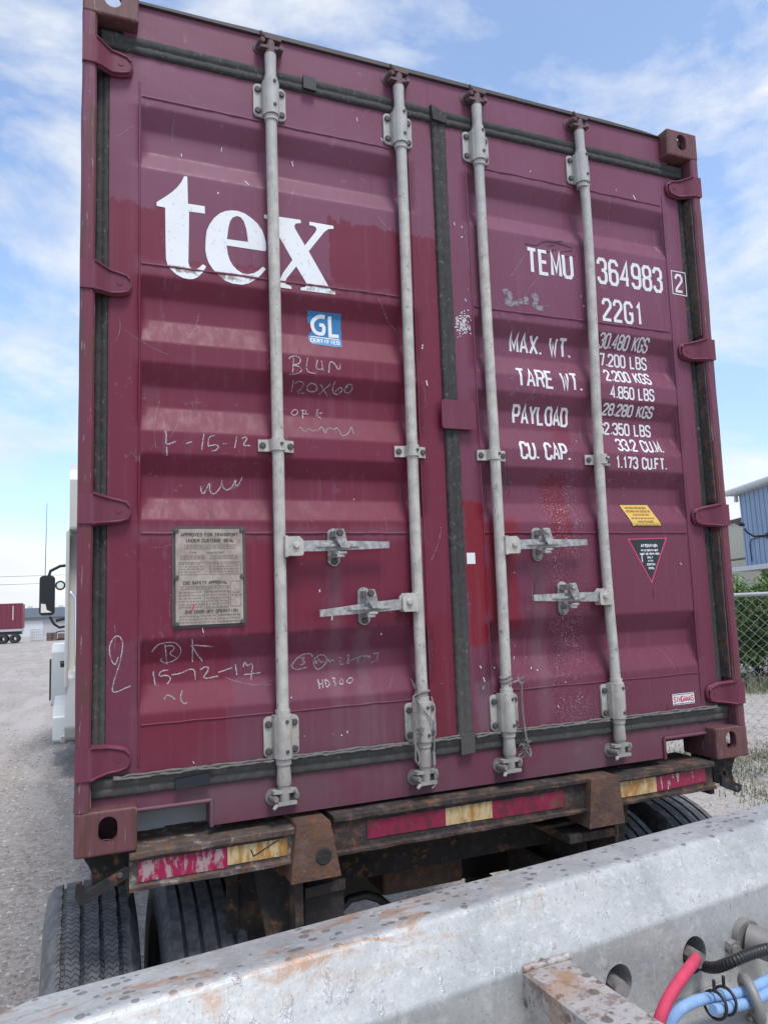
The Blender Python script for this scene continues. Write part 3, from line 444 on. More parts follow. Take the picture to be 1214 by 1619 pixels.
def text(mb, s, x0, x1, zb, zt, w, fn=drape, zb1=None, slant=0.0, lift=LIFT, gap=2.6, squeeze=1.0):
    """stroke lettering between x0 and x1, baseline zb (zb1 at the right end), cap height zt"""
    adv = []; t = 0
    for c in s:
        cw = NARROW.get(c, 6); adv.append(t); t += cw + gap
    t -= gap; h = zt - zb; zb1 = zb if zb1 is None else zb1; sc = (x1 - x0 - w) / t
    for c, a in zip(s, adv):
        if c == ' ': continue
        for st in GLY[c].split(';'):
            pts = []
            for p in st.split():
                u, v = map(float, p.split(',')); cw = NARROW.get(c, 6)
                if c == 'I': u = 3
                x = x0 + w / 2 + (a + u) * sc; base = zb + (zb1 - zb) * (x - x0) / (x1 - x0)
                pts.append((x + slant * (v / 10) * h, base + w / 2 + v / 10 * (h - w)))
            ribbon(mb, pts, w, fn, lift=lift)
def shape(name, polys, mat, parent, fn=drape, lift=LIFT, cut=True):
    """filled outlines laid on the door skin"""
    bm = bmesh.new()
    for poly in polys:
        vs = [bm.verts.new((x, 0, z)) for x, z in poly]
        for t in tessellate_polygon([[Vector((x, z, 0)) for x, z in poly]]):
            try: bm.faces.new([vs[i] for i in t])
            except ValueError: pass
    if cut:
        zs = [v.co.z for v in bm.verts]; xs = [v.co.x for v in bm.verts]
        z = math.floor(min(zs) / .01) * .01
        while z < max(zs):
            z += .01; bmesh.ops.bisect_plane(bm, geom=bm.verts[:] + bm.edges[:] + bm.faces[:], plane_co=(0, 0, z), plane_no=(0, 0, 1))
        x = math.floor(min(xs) / .03) * .03
        while x < max(xs):
            x += .03; bmesh.ops.bisect_plane(bm, geom=bm.verts[:] + bm.edges[:] + bm.faces[:], plane_co=(x, 0, 0), plane_no=(1, 0, 0))
    for v in bm.verts: v.co = fn(v.co.x, v.co.z, lift)
    bmesh.ops.recalc_face_normals(bm, faces=bm.faces)
    me = bpy.data.meshes.new(name); bm.to_mesh(me); bm.free()
    return link(name, me, mat, parent)

# ---------------------------------------------------------------- shipping container
W, H = 2.438, 2.591
ct = empty('shipping_container', 'maroon shipping container with faded doors, loaded on the rusty trailer in the middle', 'shipping container', mw=TILT)
mir = lambda x: W - x

# body: ribbed side walls, roof, floor and rails
b = MB()
def side_poly(x0, sgn):
    pts = []; y = .14
    while y < 5.8:
        pts += [(x0, y), (x0, y + .07), (x0 + sgn * .036, y + .138), (x0 + sgn * .036, y + .208)]; y += .276
    return pts
for x0, sg in ((.006, 1), (W - .006, -1)):
    p = side_poly(x0, sg); p = p + [(x0 + sg * .06, p[-1][1]), (x0 + sg * .06, .14)]
    b.xy(p, .165, 2.50)
b.box(.0, .06, .14, 5.9, 2.50, 2.575); b.box(W - .06, W, .14, 5.9, 2.50, 2.575)
b.box(.0, .05, .18, 5.9, .025, .165); b.box(W - .05, W, .18, 5.9, .025, .165)
b.box(.06, W - .06, .115, 5.95, 2.555, 2.582)
b.box(.05, W - .05, .12, 5.9, .125, .16)
for k in range(20): b.box(.05, W - .05, .28 + k * .29, .325 + k * .29, .022, .125)
b.box(.006, W - .006, 5.9, 6.0, .02, 2.57)
b.build('body', M['side'], ct)

# rear frame: header, sill with two fork pockets, posts, castings
hd = MB(); hd.yz([(YD - .001, 2.458), (YD - .001, 2.572), (YD + .008, 2.583), (.115, 2.583), (.115, 2.45), (YD + .02, 2.45)], .12, W - .12)
hdo = hd.build('header', M['frame'], ct, .003)
rs = MB(); rs.xz([(.162, 2.5845), (.4, 2.586), (.52, 2.589), (.9, 2.591), (1.3, 2.590), (1.7, 2.588), (2.0, 2.589), (2.18, 2.585), (2.276, 2.577), (2.276, 2.5755), (.162, 2.5755)], .044, .12); rs.build('roof_lip', M['bolt'], ct)
sp = [(.042, .138), (.042, .100), (.166, .100), (.166, .092), (.358, .092), (.366, .084), (.366, .022), (2.074, .022), (2.074, .084), (2.082, .092), (2.272, .092), (2.272, .100), (W - .042, .100), (W - .042, .138)]
sl = MB(); sl.xz(sp, YD, .115); so_ = sl.build('sill', M['frame'], ct, .004)
for x0, x1, xv in ((.162, .372, .372), (2.068, 2.276, 2.068)):
    m = MB(); m.tube([(x0, YD - .004, .0945), (x1 if xv == x1 else x0 + .0, YD - .004, .0945)] if xv == x1 else [(x1, YD - .004, .0945), (x0, YD - .004, .0945)], .0065, 8)
    m.tube([(xv, YD - .004, .0945), (xv, YD - .004, .020)], .0065, 8); m.build('pocket_rim', M['frame'], so_)
pk = MB(); pk.box(.10, .43, .20, .215, .0, .095); pk.xy([(.17, .196), (.235, .196), (.20, .15)], .072, .088); pk.build('pocket_plate', M['pocket'], so_)

for left in (True, False):
    fx = (lambda x: x) if left else mir
    pm = MB(); outl = [(0.0, .012), (.006, .002), (.020, .0), (.036, .002), (.042, .010), (.042, .060), (.030, .070), (.030, .105), (.085, .105), (.085, .14), (0.0, .14)]
    zz = [.118 + i * (2.473 - .118) / 60 for i in range(61)]
    n = len(outl); vs = []; fs = []
    for z in zz:
        for x, y in outl:
            wv = .0022 * noise.noise(Vector((x * 20, z * 5 + (0 if left else 40), 2))) if y < .05 else 0
            vs.append((fx(x + wv), y + wv, z))
    for i in range(len(zz) - 1):
        for k in range(n): fs.append((i * n + k, i * n + (k + 1) % n, (i + 1) * n + (k + 1) % n, (i + 1) * n + k))
    pm.add(vs, fs); pm.add(vs[:n], [list(range(n))]); pm.add(vs[-n:], [list(range(n))])
    pm.build('corner_post', M['post'], ct)
    for top in (True, False):
        z0 = H - .118 if top else 0.0
        base = MB().box(0 if left else W - .162, .162 if left else W, 0, .178, z0, z0 + .118)
        X = fx(.081)
        cav = MB().box(.030, .134, .030, .150, z0 + .028, z0 + .090) if left else MB().box(W - .134, W - .030, .030, .150, z0 + .028, z0 + .090)
        cx, czz = fx(.086), z0 + .066
        fr = MB().xz(oval(cx, czz, .050, .071), -.02, .06)
        sd = MB().prism(oval(.089, z0 + .060, .079, .051), lambda p: (fx(-.02), p[0], p[1]), lambda p: (fx(.06), p[0], p[1]))
        tb = MB().xy(oval(X, .089, .064, .124), (z0 + .06) if top else z0 - .02, (z0 + .14) if top else z0 + .06)
        me = carve(base, [cav, fr, sd, tb], .007)
        link('corner_casting', me, M['casting'], ct)

# doors
def door(side, mat):
    xa, xb = PANELS[side]
    x0, x1 = ((.080, 1.190) if side == 0 else (1.245, 2.358))
    xs = [x0, (x0 + xa) / 2, xa] + [xa + EDGE * k / 2 for k in range(1, 3)]
    nmid = 34; xs += [xa + EDGE + (xb - xa - 2 * EDGE) * k / nmid for k in range(1, nmid + 1)] + [xb - EDGE + EDGE * k / 2 for k in range(1, 3)] + [(xb + x1) / 2, x1]
    z0, z1 = .193, 2.407; zs = {round(z0 + (z1 - z0) * k / 130, 4) for k in range(131)}
    for q4 in RECESS:
        for zb in q4: zs = {z for z in zs if abs(z - zb) > .009} | {round(zb + d, 4) for d in (-.006, -.002, .002, .006)}
    zs = sorted(zs); nz = len(zs) - 1
    m = MB(); nx = len(xs); vs = [(x, door_y(x, z), z) for z in zs for x in xs]
    fs = [(i * nx + k, i * nx + k + 1, (i + 1) * nx + k + 1, (i + 1) * nx + k) for i in range(nz) for k in range(nx - 1)]
    m.add(vs, fs, True)
    m.box(x0, xa - .012, YD + .004, .098, z0, z1); m.box(xb + .012, x1, YD + .004, .098, z0, z1)
    for sx in (xa, xb):                       # edge weld between stile and panel
        m.tube([(sx + .0015 * noise.noise(Vector((sx, 0, z * 9))), YD - .0005, z) for z in [z0 + .02 + k * .05 for k in range(43)]], .0032, 6)
    for zz, r in ((2.268, .0036), (1.716, .004), (.881, .0042), (.327, .0030)):   # lap welds
        pts = []; x = xa + .006
        while x < xb - .004:
            z = zz + .0022 * noise.noise(Vector((x * 14, zz * 7, 0))); pts.append((x, door_y(x, z) - .0002, z)); x += .012
        m.tube(pts, [r * (1 + .5 * noise.noise(Vector((p[0] * 40, zz, 3)))) for p in pts], 6)
    return m.build('door', mat, ct)
dl, dr = door(0, M['door_l']), door(1, M['door_r'])
dl['label'] = 'left door with large tex lettering'; dr['label'] = 'right door with the owner code and weights'

T = TRACE
E_, EH = T['e'], T['eh']
e_left = E_[9:] + EH[:1] + EH[:5:-1]; e_right = E_[:10] + EH[6:0:-1] + [EH[0], E_[-1]]
e_right = E_[:10] + EH[6:0:-1][:] + [EH[0], E_[-1]]
shape('tex_lettering', [T['t'], T['x'], e_left, e_right], M['white'], dl)
gl = shape('certified_sticker', [T['gl']], M['blue_sticker'], dl, lift=.0010)
m = MB()
for l in T['glG']: ribbon(m, smooth_line(l, 1) if len(l) > 4 else l, .0125, lift=.0020)
for l in T['glL']: ribbon(m, l, .003, lift=.0020)
a, b_, c_ = T['glT']; text(m, 'CERTIFIED', a[0], b_[0], a[1], a[1] + .0165, .0026, zb1=b_[1], lift=.0020, gap=3.4)
m.build('sticker_print', M['sticker_white'], dl)
random.seed(4)
for a, b_, grey in ((0, 7, 0), (7, 14, 1), (14, 19, 0), (19, 20, 1), (20, 28, 0), (28, 29, 0), (29, 30, 0), (30, 36, 0), (36, 44, 0), (44, 46, 1), (46, 56, 1), (56, 63, 0)):
    m = MB()
    for l in T['chalk'][a:b_]:
        for k in range(2): ribbon(m, smooth_line(l, 2), random.uniform(.0022, .0036) + .0006 * grey, wob=.0010, lift=LIFT + .0003 * k)
    m.build('chalk_writing', M['chalk_grey'] if grey else M['chalk'], dl)

# owner code and weights
s = .0140
def letters(t, *a, **k):
    m = MB(); text(m, t, *a, **k); return m.build('lettering', M['white_text'], dr)
letters('TEMU', 1.576, 1.792, 1.878, 1.983, s, gap=2.9)
letters('364983', 1.906, 2.241, 1.879, 1.990, s, gap=3.2)
letters('2', 2.308, 2.350, 1.894, 1.976, .0105)
m = MB(); ribbon(m, [(2.292, 1.886), (2.292, 1.986), (2.367, 1.986), (2.367, 1.884), (2.292, 1.886)], .0038); m.build('digit_box', M['white_text'], dr)
letters('22G1', 1.918, 2.122, 1.726, 1.822, .0125, gap=3.2)
s = .0098
letters('MAX. WT.', 1.502, 1.780, 1.569, 1.644, s)
letters('TARE WT.', 1.503, 1.800, 1.428, 1.503, s)
letters('PAYLOAD', 1.496, 1.745, 1.292, 1.365, s)
letters('CU. CAP.', 1.500, 1.724, 1.153, 1.223, s)
s = .0074
letters('30.480 KGS', 1.908, 2.156, 1.624, 1.679, s)
letters('67.200 LBS', 1.888, 2.156, 1.552, 1.607, s)
letters('2.200 KGS', 1.922, 2.152, 1.483, 1.536, s)
letters('4.850 LBS', 1.930, 2.150, 1.412, 1.464, s)
letters('28.280 KGS', 1.903, 2.154, 1.348, 1.394, s)
letters('62.350 LBS', 1.886, 2.150, 1.272, 1.323, s)
letters('33.2 CU.M.', 1.955, 2.188, 1.203, 1.257, s)
letters('1.173 CU.FT.', 1.931, 2.188, 1.132, 1.181, s)

m = MB()
for l in T['smudge']:
    for k in range(2): ribbon(m, smooth_line(l, 2), .021 - .006 * k, wob=.0012, lift=LIFT + .0003 * k)
m.build('grey_smudge', M['smudge'], dr)
m = MB()
for l in T['dent_crease']: ribbon(m, smooth_line(l, 1), .0034, wob=.0008)  # dark lines draw the shade in the dent creases; short ones are scratches
for x, z, dx, dz in ((1.875, 1.9, .003, .05), (1.53, .70, .0, .07), (2.07, .66, .0, .035), (2.1, .22, .0, .1)): ribbon(m, [(x, z), (x + dx, z - dz)], .0022, wob=.0004)
m.build('crease_scratch_marks', M['crease_scratch'], dr)

# small paint flecks and scuffs on both doors
random.seed(12)
for dd, pts in ((dl, [(.30, 2.12), (.43, 2.17), (.50, 2.05), (.67, 2.17), (.41, 1.99), (.90, 2.36), (.99, 2.30), (.86, 1.00), (.58, .83), (.76, .62), (.72, .70), (.93, .55), (.35, .60), (1.12, 1.55), (1.12, 1.54), (1.13, 1.42), (.62, .37), (.80, .25), (.78, .24), (.32, .21)]),
                (dr, [(1.30, 1.98), (1.30, 2.02), (1.27, 2.03), (1.30, 1.74), (1.31, 1.70), (1.50, 2.43), (1.62, 2.30), (2.12, 2.29), (2.03, 2.30), (1.82, 1.82), (1.83, 1.78), (1.85, 1.76), (1.87, 1.74), (1.77, 1.24), (1.36, .41), (1.34, .45), (1.43, .43), (1.45, .44), (1.51, .40), (1.53, .39), (1.30, .38), (1.29, .42), (1.30, .35), (1.64, .34), (1.60, .26), (1.69, .62), (2.26, 1.72), (2.22, .76), (1.45, .74)])):
    m = MB()
    for x, z in pts:
        l = random.choice((.004, .006, .008, .012, .02)) * random.uniform(.7, 1.2); a = random.uniform(-.8, .8); w = random.uniform(.0015, .0042)
        ribbon(m, [(x, z), (x + a * l * .5, z - l * .6), (x + a * l, z - l)], w, step=.004, wob=.0004)
    m.build('paint_flecks', M['white_text'], dd)
m = MB()
for k in range(150):
    x = random.gauss(1.283, .016); z = random.gauss(1.645, .020)
    if 1.252 < x < 1.322: ribbon(m, [(x, z), (x + .003, z - random.uniform(.002, .006))], .0028, step=.01)
m.build('scuffed_bare_patch', M['sticker_white'], dr)
q = lambda x0, x1, z0, z1: [(x0, z0), (x1, z0), (x1, z1), (x0, z1)]
shape('paper_square', [q(1.258, 1.291, .772, .811)], M['sticker_white'], dr, cut=False)
# yellow stacking-test plate
shape('yellow_notice', [[(1.961, .996), (2.106, .998), (2.139, .905), (1.992, .905)]], M['black_print'], dr, lift=.001)
shape('yellow_field', [[(1.9655, .993), (2.1035, .995), (2.1335, .908), (1.9945, .908)]], M['yellow_sticker'], dr, lift=.0020)
m = MB()
for k, (t, i0, i1) in enumerate((('THIS CONTAINER HAS BEEN', .016, .020), ('DESIGNED AND TESTED FOR', .012, .012), ('HIGH STACKING', .034, .030), ('HIGH STACKED', .034, .030))):
    z = .981 - (k if k < 3 else 4) * .0142; sh = (.9945 - z) * .335; text(m, t, 1.964 + sh + i0, 2.104 + sh - i1, z - .004, z + .005, .0015, lift=.0029)
for k in (3, 5):
    z = .981 - k * .0142; x = 1.978 + (.9945 - z) * .335
    while x < 2.09 + (.9945 - z) * .335: l = random.uniform(.006, .014); ribbon(m, [(x, z), (x + l, z)], .0055, lift=.0029); x += l + .004
m.build('yellow_print', M['brown_print'], dr)
# triangular repair notice
shape('triangle_notice', [[(1.964, .857), (2.160, .861), (2.067, .683)]], M['pink_print'], dr, lift=.001)
shape('triangle_field', [[(1.9735, .8535), (2.1505, .8570), (2.0668, .6935)]], M['black_print'], dr, lift=.0020)
m = MB()
for t, x0, x1, z, h, w in (('ATTENTION', 2.024, 2.106, .8235, .0125, .0033), ('THIS CONTAINER', 2.022, 2.108, .8075, .0082, .0021), ('MUST BE REPAIRED', 2.018, 2.114, .7935, .0082, .0021), ('ONLY', 2.053, 2.081, .780, .0080, .0021), ('WITH', 2.055, 2.080, .7665, .0080, .0021), ('CORTEN', 2.048, 2.090, .7525, .0082, .0021), ('STEEL', 2.055, 2.086, .738, .0082, .0021)):
    text(m, t, x0, x1, z, z + h, w, lift=.0029)
ribbon(m, [(2.026, .800), (2.028, .766)], .004, lift=.0029); m.build('triangle_print', M['sticker_white'], dr)
# maker's sticker
shape('maker_sticker', [q(2.127, 2.236, .212, .254)], M['sticker_white'], dr, cut=False)
m = MB(); text(m, 'SINGAMAS', 2.131, 2.232, .2215, .2450, .0036, lift=.0019, gap=2.2); m.build('maker_print', M['red_print'], dr)
m = MB(); ribbon(m, [(2.129, .2505), (2.234, .2505)], .0022, lift=.0019); ribbon(m, [(2.129, .2160), (2.234, .2160)], .0022, lift=.0019); m.build('maker_rules', M['black_print'], dr)

# customs approval plate on the left door
pl = MB(); pl.xz([(.272, .606), (.472, .606), (.472, .893), (.272, .893)], .0455, .051); plo = pl.build('approval_plate', M['plate'], ct, .0012)
m = MB(); m.xz(rrect(.262, .482, .597, .902, .012), .0512, .0562); m.build('plate_backing', M['bolt'], plo)
m = MB()
for x in (.274, .470):
    for z in (.610, .748, .889): m.disc((x, .0455, z), (0, -1, 0), .0075, .005, 10)
m.build('plate_screws', M['bolt'], plo)
pf = lambda x, z, lift=.001: (x, .0455 - lift, z)
ink = MB(); ink2 = MB()
for t, x0, x1, z, h, w in (('APPROVED FOR TRANSPORT', .287, .459, .871, .0105, .0020), ("UNDER CUSTOMS' SEAL", .303, .446, .853, .0105, .0020), ('CSC SAFETY APPROVAL', .293, .425, .7265, .0100, .0019), ('ONE DOOR-OFF OPERATION', .298, .455, .640, .0098, .0018)):
    text(ink, t, x0, x1, z, z + h, w, fn=pf, gap=3)
def frame_(x0, x1, z0, z1, w=.0011): ribbon(ink2, [(x0, z0), (x1, z0), (x1, z1), (x0, z1), (x0, z0)], w, fn=pf)
for fr in ((.298, .450, .834, .845), (.288, .356, .803, .813), (.376, .455, .803, .813), (.281, .372, .756, .793), (.376, .466, .756, .793), (.290, .428, .712, .721), (.356, .428, .655, .706), (.434, .464, .658, .734), (.396, .462, .612, .634)): frame_(*fr)
text(ink2, 'TYPE', .312, .334, .8185, .8245, .0010, fn=pf); text(ink2, 'MANUFACTURER', .364, .416, .8185, .8245, .0010, fn=pf)
random.seed(8)
def squiggle(x0, x1, z, h=.0042):
    x = x0
    while x < x1:
        l = random.uniform(.004, .013); pts = [(x + l * k / 5, z + (h / 2 if k % 2 else -h / 2) * random.uniform(.4, 1)) for k in range(6)]; ribbon(ink2, pts, .0009, fn=pf); x += l + .0028
for z in (.788, .780, .772, .764): squiggle(.283, .345, z); squiggle(.380, .452, z)
for z in (.703, .694, .685, .676, .667, .659): squiggle(.281, .350, z); squiggle(.360, .424, z, .005)
for z in (.632, .623, .614): squiggle(.281, .388, z); squiggle(.400, .456, z, .005)
squiggle(.304, .445, .8395, .006); squiggle(.295, .35, .808, .005); squiggle(.384, .45, .808, .005); squiggle(.30, .42, .7165, .005); squiggle(.438, .46, .70); squiggle(.438, .46, .692)
ink.build('plate_heading', M['plate_ink'], plo); ink2.build('plate_small_print', M['plate_ink_soft'], plo)
m = MB(); ribbon(m, [(.325, .668), (.318, .645)], .004, fn=pf, lift=.0016); m.build('plate_scratch', M['red_print'], plo)

random.seed(77)
for dd, x0, x1 in ((dl, .10, 1.17), (dr, 1.26, 2.34)):
    m = MB()
    for k in range(26):
        x, z = random.uniform(x0, x1), random.uniform(.25, 2.35); a = random.gauss(0, .9); l = random.uniform(.03, .16); c_ = random.uniform(-.5, .5); pts = []
        for t in range(7): pts.append((x + l * t / 6 * math.sin(a + c_ * t / 6), z - l * t / 6 * math.cos(a + c_ * t / 6)))
        pts = [p for p in pts if x0 < p[0] < x1 and .21 < p[1] < 2.39]
        if len(pts) > 1: ribbon(m, pts, random.uniform(.0008, .0020), wob=.0004)
    m.build('scuff_marks', M['chalk_grey'], dd)

# gaskets
def gasket(name, pts, w, mat, bulge=.012, seed=0, horizontal=True, y=YD - .004):
    m = MB(); n = len(pts); prof = [(-.52, .014), (-.5, -.002), (-.38, -bulge * .55), (-.1, -bulge * .6), (-.06, -bulge * .35), (.0, -bulge * .6), (.34, -bulge * .9), (.46, -bulge * .5), (.52, -.001), (.52, .014)]
    vs = []; fs = []; k = len(prof)
    for i, p in enumerate(pts):
        ww = w * (1 + .06 * noise.noise(Vector((i * .31, seed, 1))))
        for a, d in prof:
            o = a * ww + .0022 * noise.noise(Vector((i * .8, a * 3, seed)))
            dy = d + .0025 * noise.noise(Vector((i * .45, a * 4, seed + 9)))
            vs.append((p[0], y + dy, p[1] + o) if horizontal else (p[0] + o, y + dy, p[1]))
    for i in range(n - 1):
        for j in range(k - 1): fs.append((i * k + j, i * k + j + 1, (i + 1) * k + j + 1, (i + 1) * k + j))
    m.add(vs, fs, True); return m.build(name, mat, ct)
lin = lambda a, b, n: [(a[0] + (b[0] - a[0]) * i / n, a[1] + (b[1] - a[1]) * i / n) for i in range(n + 1)]
gasket('gasket', lin((.055, 2.431), (2.383, 2.431), 220), .054, M['rubber'], seed=1)
gasket('gasket', lin((.044, .166), (2.394, .166), 220), .056, M['rubber'], seed=2)
gasket('gasket', lin((.0615, .185), (.0615, 2.42), 220), .041, M['rubber'], seed=3, horizontal=False, y=.066)
gasket('gasket', lin((mir(.066), .185), (mir(.066), 2.42), 220), .034, M['rubber'], seed=4, horizontal=False, y=.066)
gasket('gasket', lin((1.2185, .150), (1.2185, 2.44), 220), .054, M['rubber'], seed=5, horizontal=False, y=YD - .006)
m = MB(); m.xz([(1.183, 2.462), (1.246, 2.436), (1.243, 2.40), (1.190, 2.405)], .030, .052); m.build('gasket_corner_flap', M['rubber'], ct, .002)
m = MB(); m.xz([(1.192, .135), (1.243, .138), (1.245, .20), (1.190, .20)], .030, .052); m.build('gasket_corner_flap', M['rubber'], ct, .002)
m = MB(); m.xz([(.268, .170), (.362, .178), (.366, .146), (.270, .140)], .032, .040); m.build('gasket_tape', M['tape_dark'], ct)
m = MB(); m.xz([(.70, 2.457), (.745, 2.455), (.745, 2.408), (.70, 2.41)], .032, .040); m.build('gasket_tape', M['tape_dark'], ct)
m = MB(); m.xz([(.045, 2.473), (.045, 2.45), (.162, 2.45), (.162, 2.473)], .062, .07); m.box(.043, .08, .082, .088, .14, 2.46); m.box(mir(.08), mir(.043), .082, .088, .14, 2.46); m.build('door_recess', M['tape_dark'], ct)
for za, zb in ((.30, .885), (1.0, 1.585), (1.70, 2.30)):
    m = MB(); m.box(2.3890, 2.3958, .014, .104, za, zb); m.box(2.372, 2.389, .060, .074, za, zb); m.build('post_channel', M['channel'], ct, .003)
random.seed(3)
for x0, x1 in ((.10, .56), (.61, 1.03), (1.08, 1.19), (1.25, 1.36), (1.40, 1.81), (1.87, 2.33)):
    m = MB()
    for k in range(2):
        pts = []; x = x0
        while x < x1: pts.append((x, .036 - .006 * random.random() - k * .004, .196 + .0045 * noise.noise(Vector((x * 14, k * 5, 0))) + .004 * noise.noise(Vector((x * 45, k, 4))) - .006 * k)); x += .012
        m.tube(pts, [.0042 * (.6 + .6 * random.random()) for _ in pts], 5)
    m.build('frayed_sealant', M['lint'], ct)

# hinges: four a side
def hinge(left):
    m = MB(); fx = (lambda x: x) if left else mir
    top = [(.0, .040), (.040, .040), (.060, .035), (.085, .031), (.112, .025), (.131, .020), (.141, .008)]
    bot = [(.141, -.016), (.136, -.028), (.115, -.035), (.085, -.038), (.055, -.042), (.040, -.046), (.0, -.046)]
    yy = lambda x: -.005 + (0 if x < .038 else min(1, (x - .038) / .045) * .040)
    out_ = top + bot; n = len(out_)
    xs = [0, .02, .038, .05, .065, .083, .10, .118, .132, .1405]
    def edge(pl, x):
        for a, b2 in zip(pl, pl[1:]):
            if a[0] <= x <= b2[0] or b2[0] <= x <= a[0]:
                t = 0 if a[0] == b2[0] else (x - a[0]) / (b2[0] - a[0]); return a[1] + (b2[1] - a[1]) * t
        return pl[-1][1]
    rows = []
    for x in xs:
        zt, zb = edge(top, x), edge(bot[::-1], x); rows.append([(fx(x), yy(x), zb + (zt - zb) * k / 4) for k in range(5)])
    vs = [v for r in rows for v in r]; fs = [(i * 5 + k, i * 5 + k + 1, (i + 1) * 5 + k + 1, (i + 1) * 5 + k) for i in range(len(xs) - 1) for k in range(4)]
    m.add(vs, fs, True)
    back = [(v[0], v[1] + .020, v[2]) for v in vs]; m.add(back, fs)
    for pl in (top, bot):                         # rim between front and back
        v2 = [(fx(x), yy(x), z) for x, z in pl] + [(fx(x), yy(x) + .02, z) for x, z in pl]; k = len(pl)
        m.add(v2, [(i, i + 1, k + i + 1, k + i) for i in range(k - 1)])
        m.tube([(fx(x), yy(x) - .001, z) for x, z in pl[(1 if pl is top else 0):(len(pl) if pl is top else -1)]], .0042, 7)
    m.tube([(fx(x), yy(x) + .012, z) for x, z in top[1:] + bot[:-1]], .008, 7)
    m.tube([(fx(.112), yy(.112) + .001, -.003), (fx(.112), yy(.112) - .0015, -.003)], .009, 10)
    return m.build('hinge', M['hinge'], ct)
hz = (2.352, 1.640, .950, .247)
for left in (True, False):
    h0 = hinge(left)
    for i, z in enumerate(hz):
        o = h0 if i == 0 else h0.copy()
        if i: COL.objects.link(o)
        o.location.z = z
# material on moved hinges reads local height; fine

m = MB(); m.xz(rrect(1.172, 1.306, 1.246, 1.350, .012), .028, .036); m.box(1.255, 1.300, .036, .056, 1.256, 1.34); m.build('door_overlap_plate', M['hinge'], ct, .003)

# locking rods
def rod_tree():
    m = MB(); m.tube([(0, .026, z) for z in (.118, .13, .18, .4, .7, 1.0, 1.3, 1.6, 1.9, 2.2, 2.45, 2.492)], [.0215, .0225, .0195] + [.0188] * 8 + [.020], 20)
    rod = m.build('locking_rod', M['zinc'], ct)
    for top in (True, False):
        z0, z1 = (2.278, 2.395) if top else (.196, .318)
        m = MB(); m.xz(rrect(-.055, .055, z0, z1, .016), .0465, .0535)
        s0, s1 = (2.266, 2.405) if top else (.190, .335)
        pts = [(-.030, .0465), (-.027, .02)] + [(.026 * math.sin(R(a)), .026 - .029 * math.cos(R(a))) for a in range(-75, 76, 15)] + [(.027, .02), (.030, .0465)]
        m.xy(pts, s0 + .006, s1 - .012, True)
        m.tube([(0, .026, s0 - .012), (0, .026, s0 + .004)], .0235, 18)
        m.tube([(0, .026, s1 - .012), (0, .026, s1 + .004)], .0225, 18)
        m.build('rod_bracket', M['zinc'], rod, .0015)
        for bx in (-.041, .041):
            for bz in (z0 + .02, z1 - .022): MB().disc((bx, .0465, bz), (0, -1, 0), .0105, .007, 10).build('bolt', M['bolt'], rod)
        for bz in (z0 + .022, z1 - .012): MB().disc((.006, -.0025, bz), (0, -1, 0), .0058, .004, 9).build('bolt', M['bolt'], rod)
    m = MB(); z0, z1 = 1.140, 1.178; pts = [(-.058, .0535), (-.058, .046), (-.026, .040)] + [(.0225 * math.sin(R(a)), .026 - .0235 * math.cos(R(a))) for a in range(-80, 81, 16)] + [(.026, .040), (.058, .046), (.058, .0535)]
    m.xy(pts, z0, z1); m.build('rod_clamp', M['zinc'], rod, .002)
    for bx in (-.044, .046): MB().disc((bx, .0460, 1.159), (0, -1, 0), .0105, .008, 10).build('bolt', M['bolt'], rod)
    MB().disc((.008, .003, 1.160), (0, -1, 0), .0055, .004, 9).build('bolt', M['bolt'], rod)
    for top in (True, False):                    # forked cam and its keeper knobs
        s = 1 if top else -1; zc = 2.505 if top else .106
        m = MB(); m.tube([(0, .026, zc - s * .012), (0, .026, zc + s * .045)], [.019, .015], 14)
        m.prism([(-.036, .010), (.034, .010), (.038, .030), (.016, .046), (-.016, .046), (-.040, .030)], lambda p: (p[0], p[1], zc + s * .001), lambda p: (p[0], p[1], zc + s * .011))
        m.prism([(-.024, .008), (.036, .012), (.034, .032), (.012, .046), (-.014, .046), (-.030, .026)], lambda p: (p[0], p[1], zc + s * .036), lambda p: (p[0], p[1], zc + s * .046))
        m.tube([(.030, .012, zc + s * .003), (.036, .010, zc + s * .016)], [.008, .004], 8); m.tube([(-.026, .012, zc + s * .042), (-.038, .006, zc + s * .052)], [.008, .005], 8)
        m.build('rod_cam', M['zinc'] if not top else M['keeper'], rod, .002)
        m = MB(); m.xz(oval(-.005, zc + s * .026, .095, .052, 16), .050, .056)
        m.tube([(-.034, .056, zc + s * .024), (-.032, .022, zc + s * .026), (-.029, .004, zc + s * .024)], [.013, .012, .008], 10); m.tube([(.036, .056, zc + s * .022), (.038, .024, zc + s * .024)], [.012, .010], 10)
        m.build('cam_keeper', M['keeper'] if top else M['dirty_steel'], rod, .002)
    return rod
rod0 = rod_tree(); rods = [rod0] + [copy_tree(rod0, ct) for _ in range(3)]
for o, x in zip(rods, (.584, 1.053, 1.373, 1.841)): o.location.x = x
for i_, (bw, tw) in enumerate(((.003, .001), (-.004, .002), (.005, -.002), (-.010, .003))):
    m = MB(); zs_ = (.118, .13, .18, .4, .55, .7, .85, 1.0, 1.159, 1.3, 1.45, 1.6, 1.75, 1.9, 2.05, 2.2, 2.45, 2.492)
    m.tube([((bw * math.sin((z - .33) / 1.94 * math.pi * 1.5) if .33 < z < 2.27 else 0) * (.4 if i_ < 3 else 1), .026 + (tw * math.sin((z - .33) / 1.94 * math.pi * 2) if .33 < z < 2.27 else 0), z) for z in zs_], [.0215, .0225, .0195] + [.0188] * (len(zs_) - 4) + [.020], 20)
    rods[i_].data = m.mesh('locking_rod'); rods[i_].data.materials.append(M['zinc'])
RODX = (.584, 1.053, 1.373, 1.841)
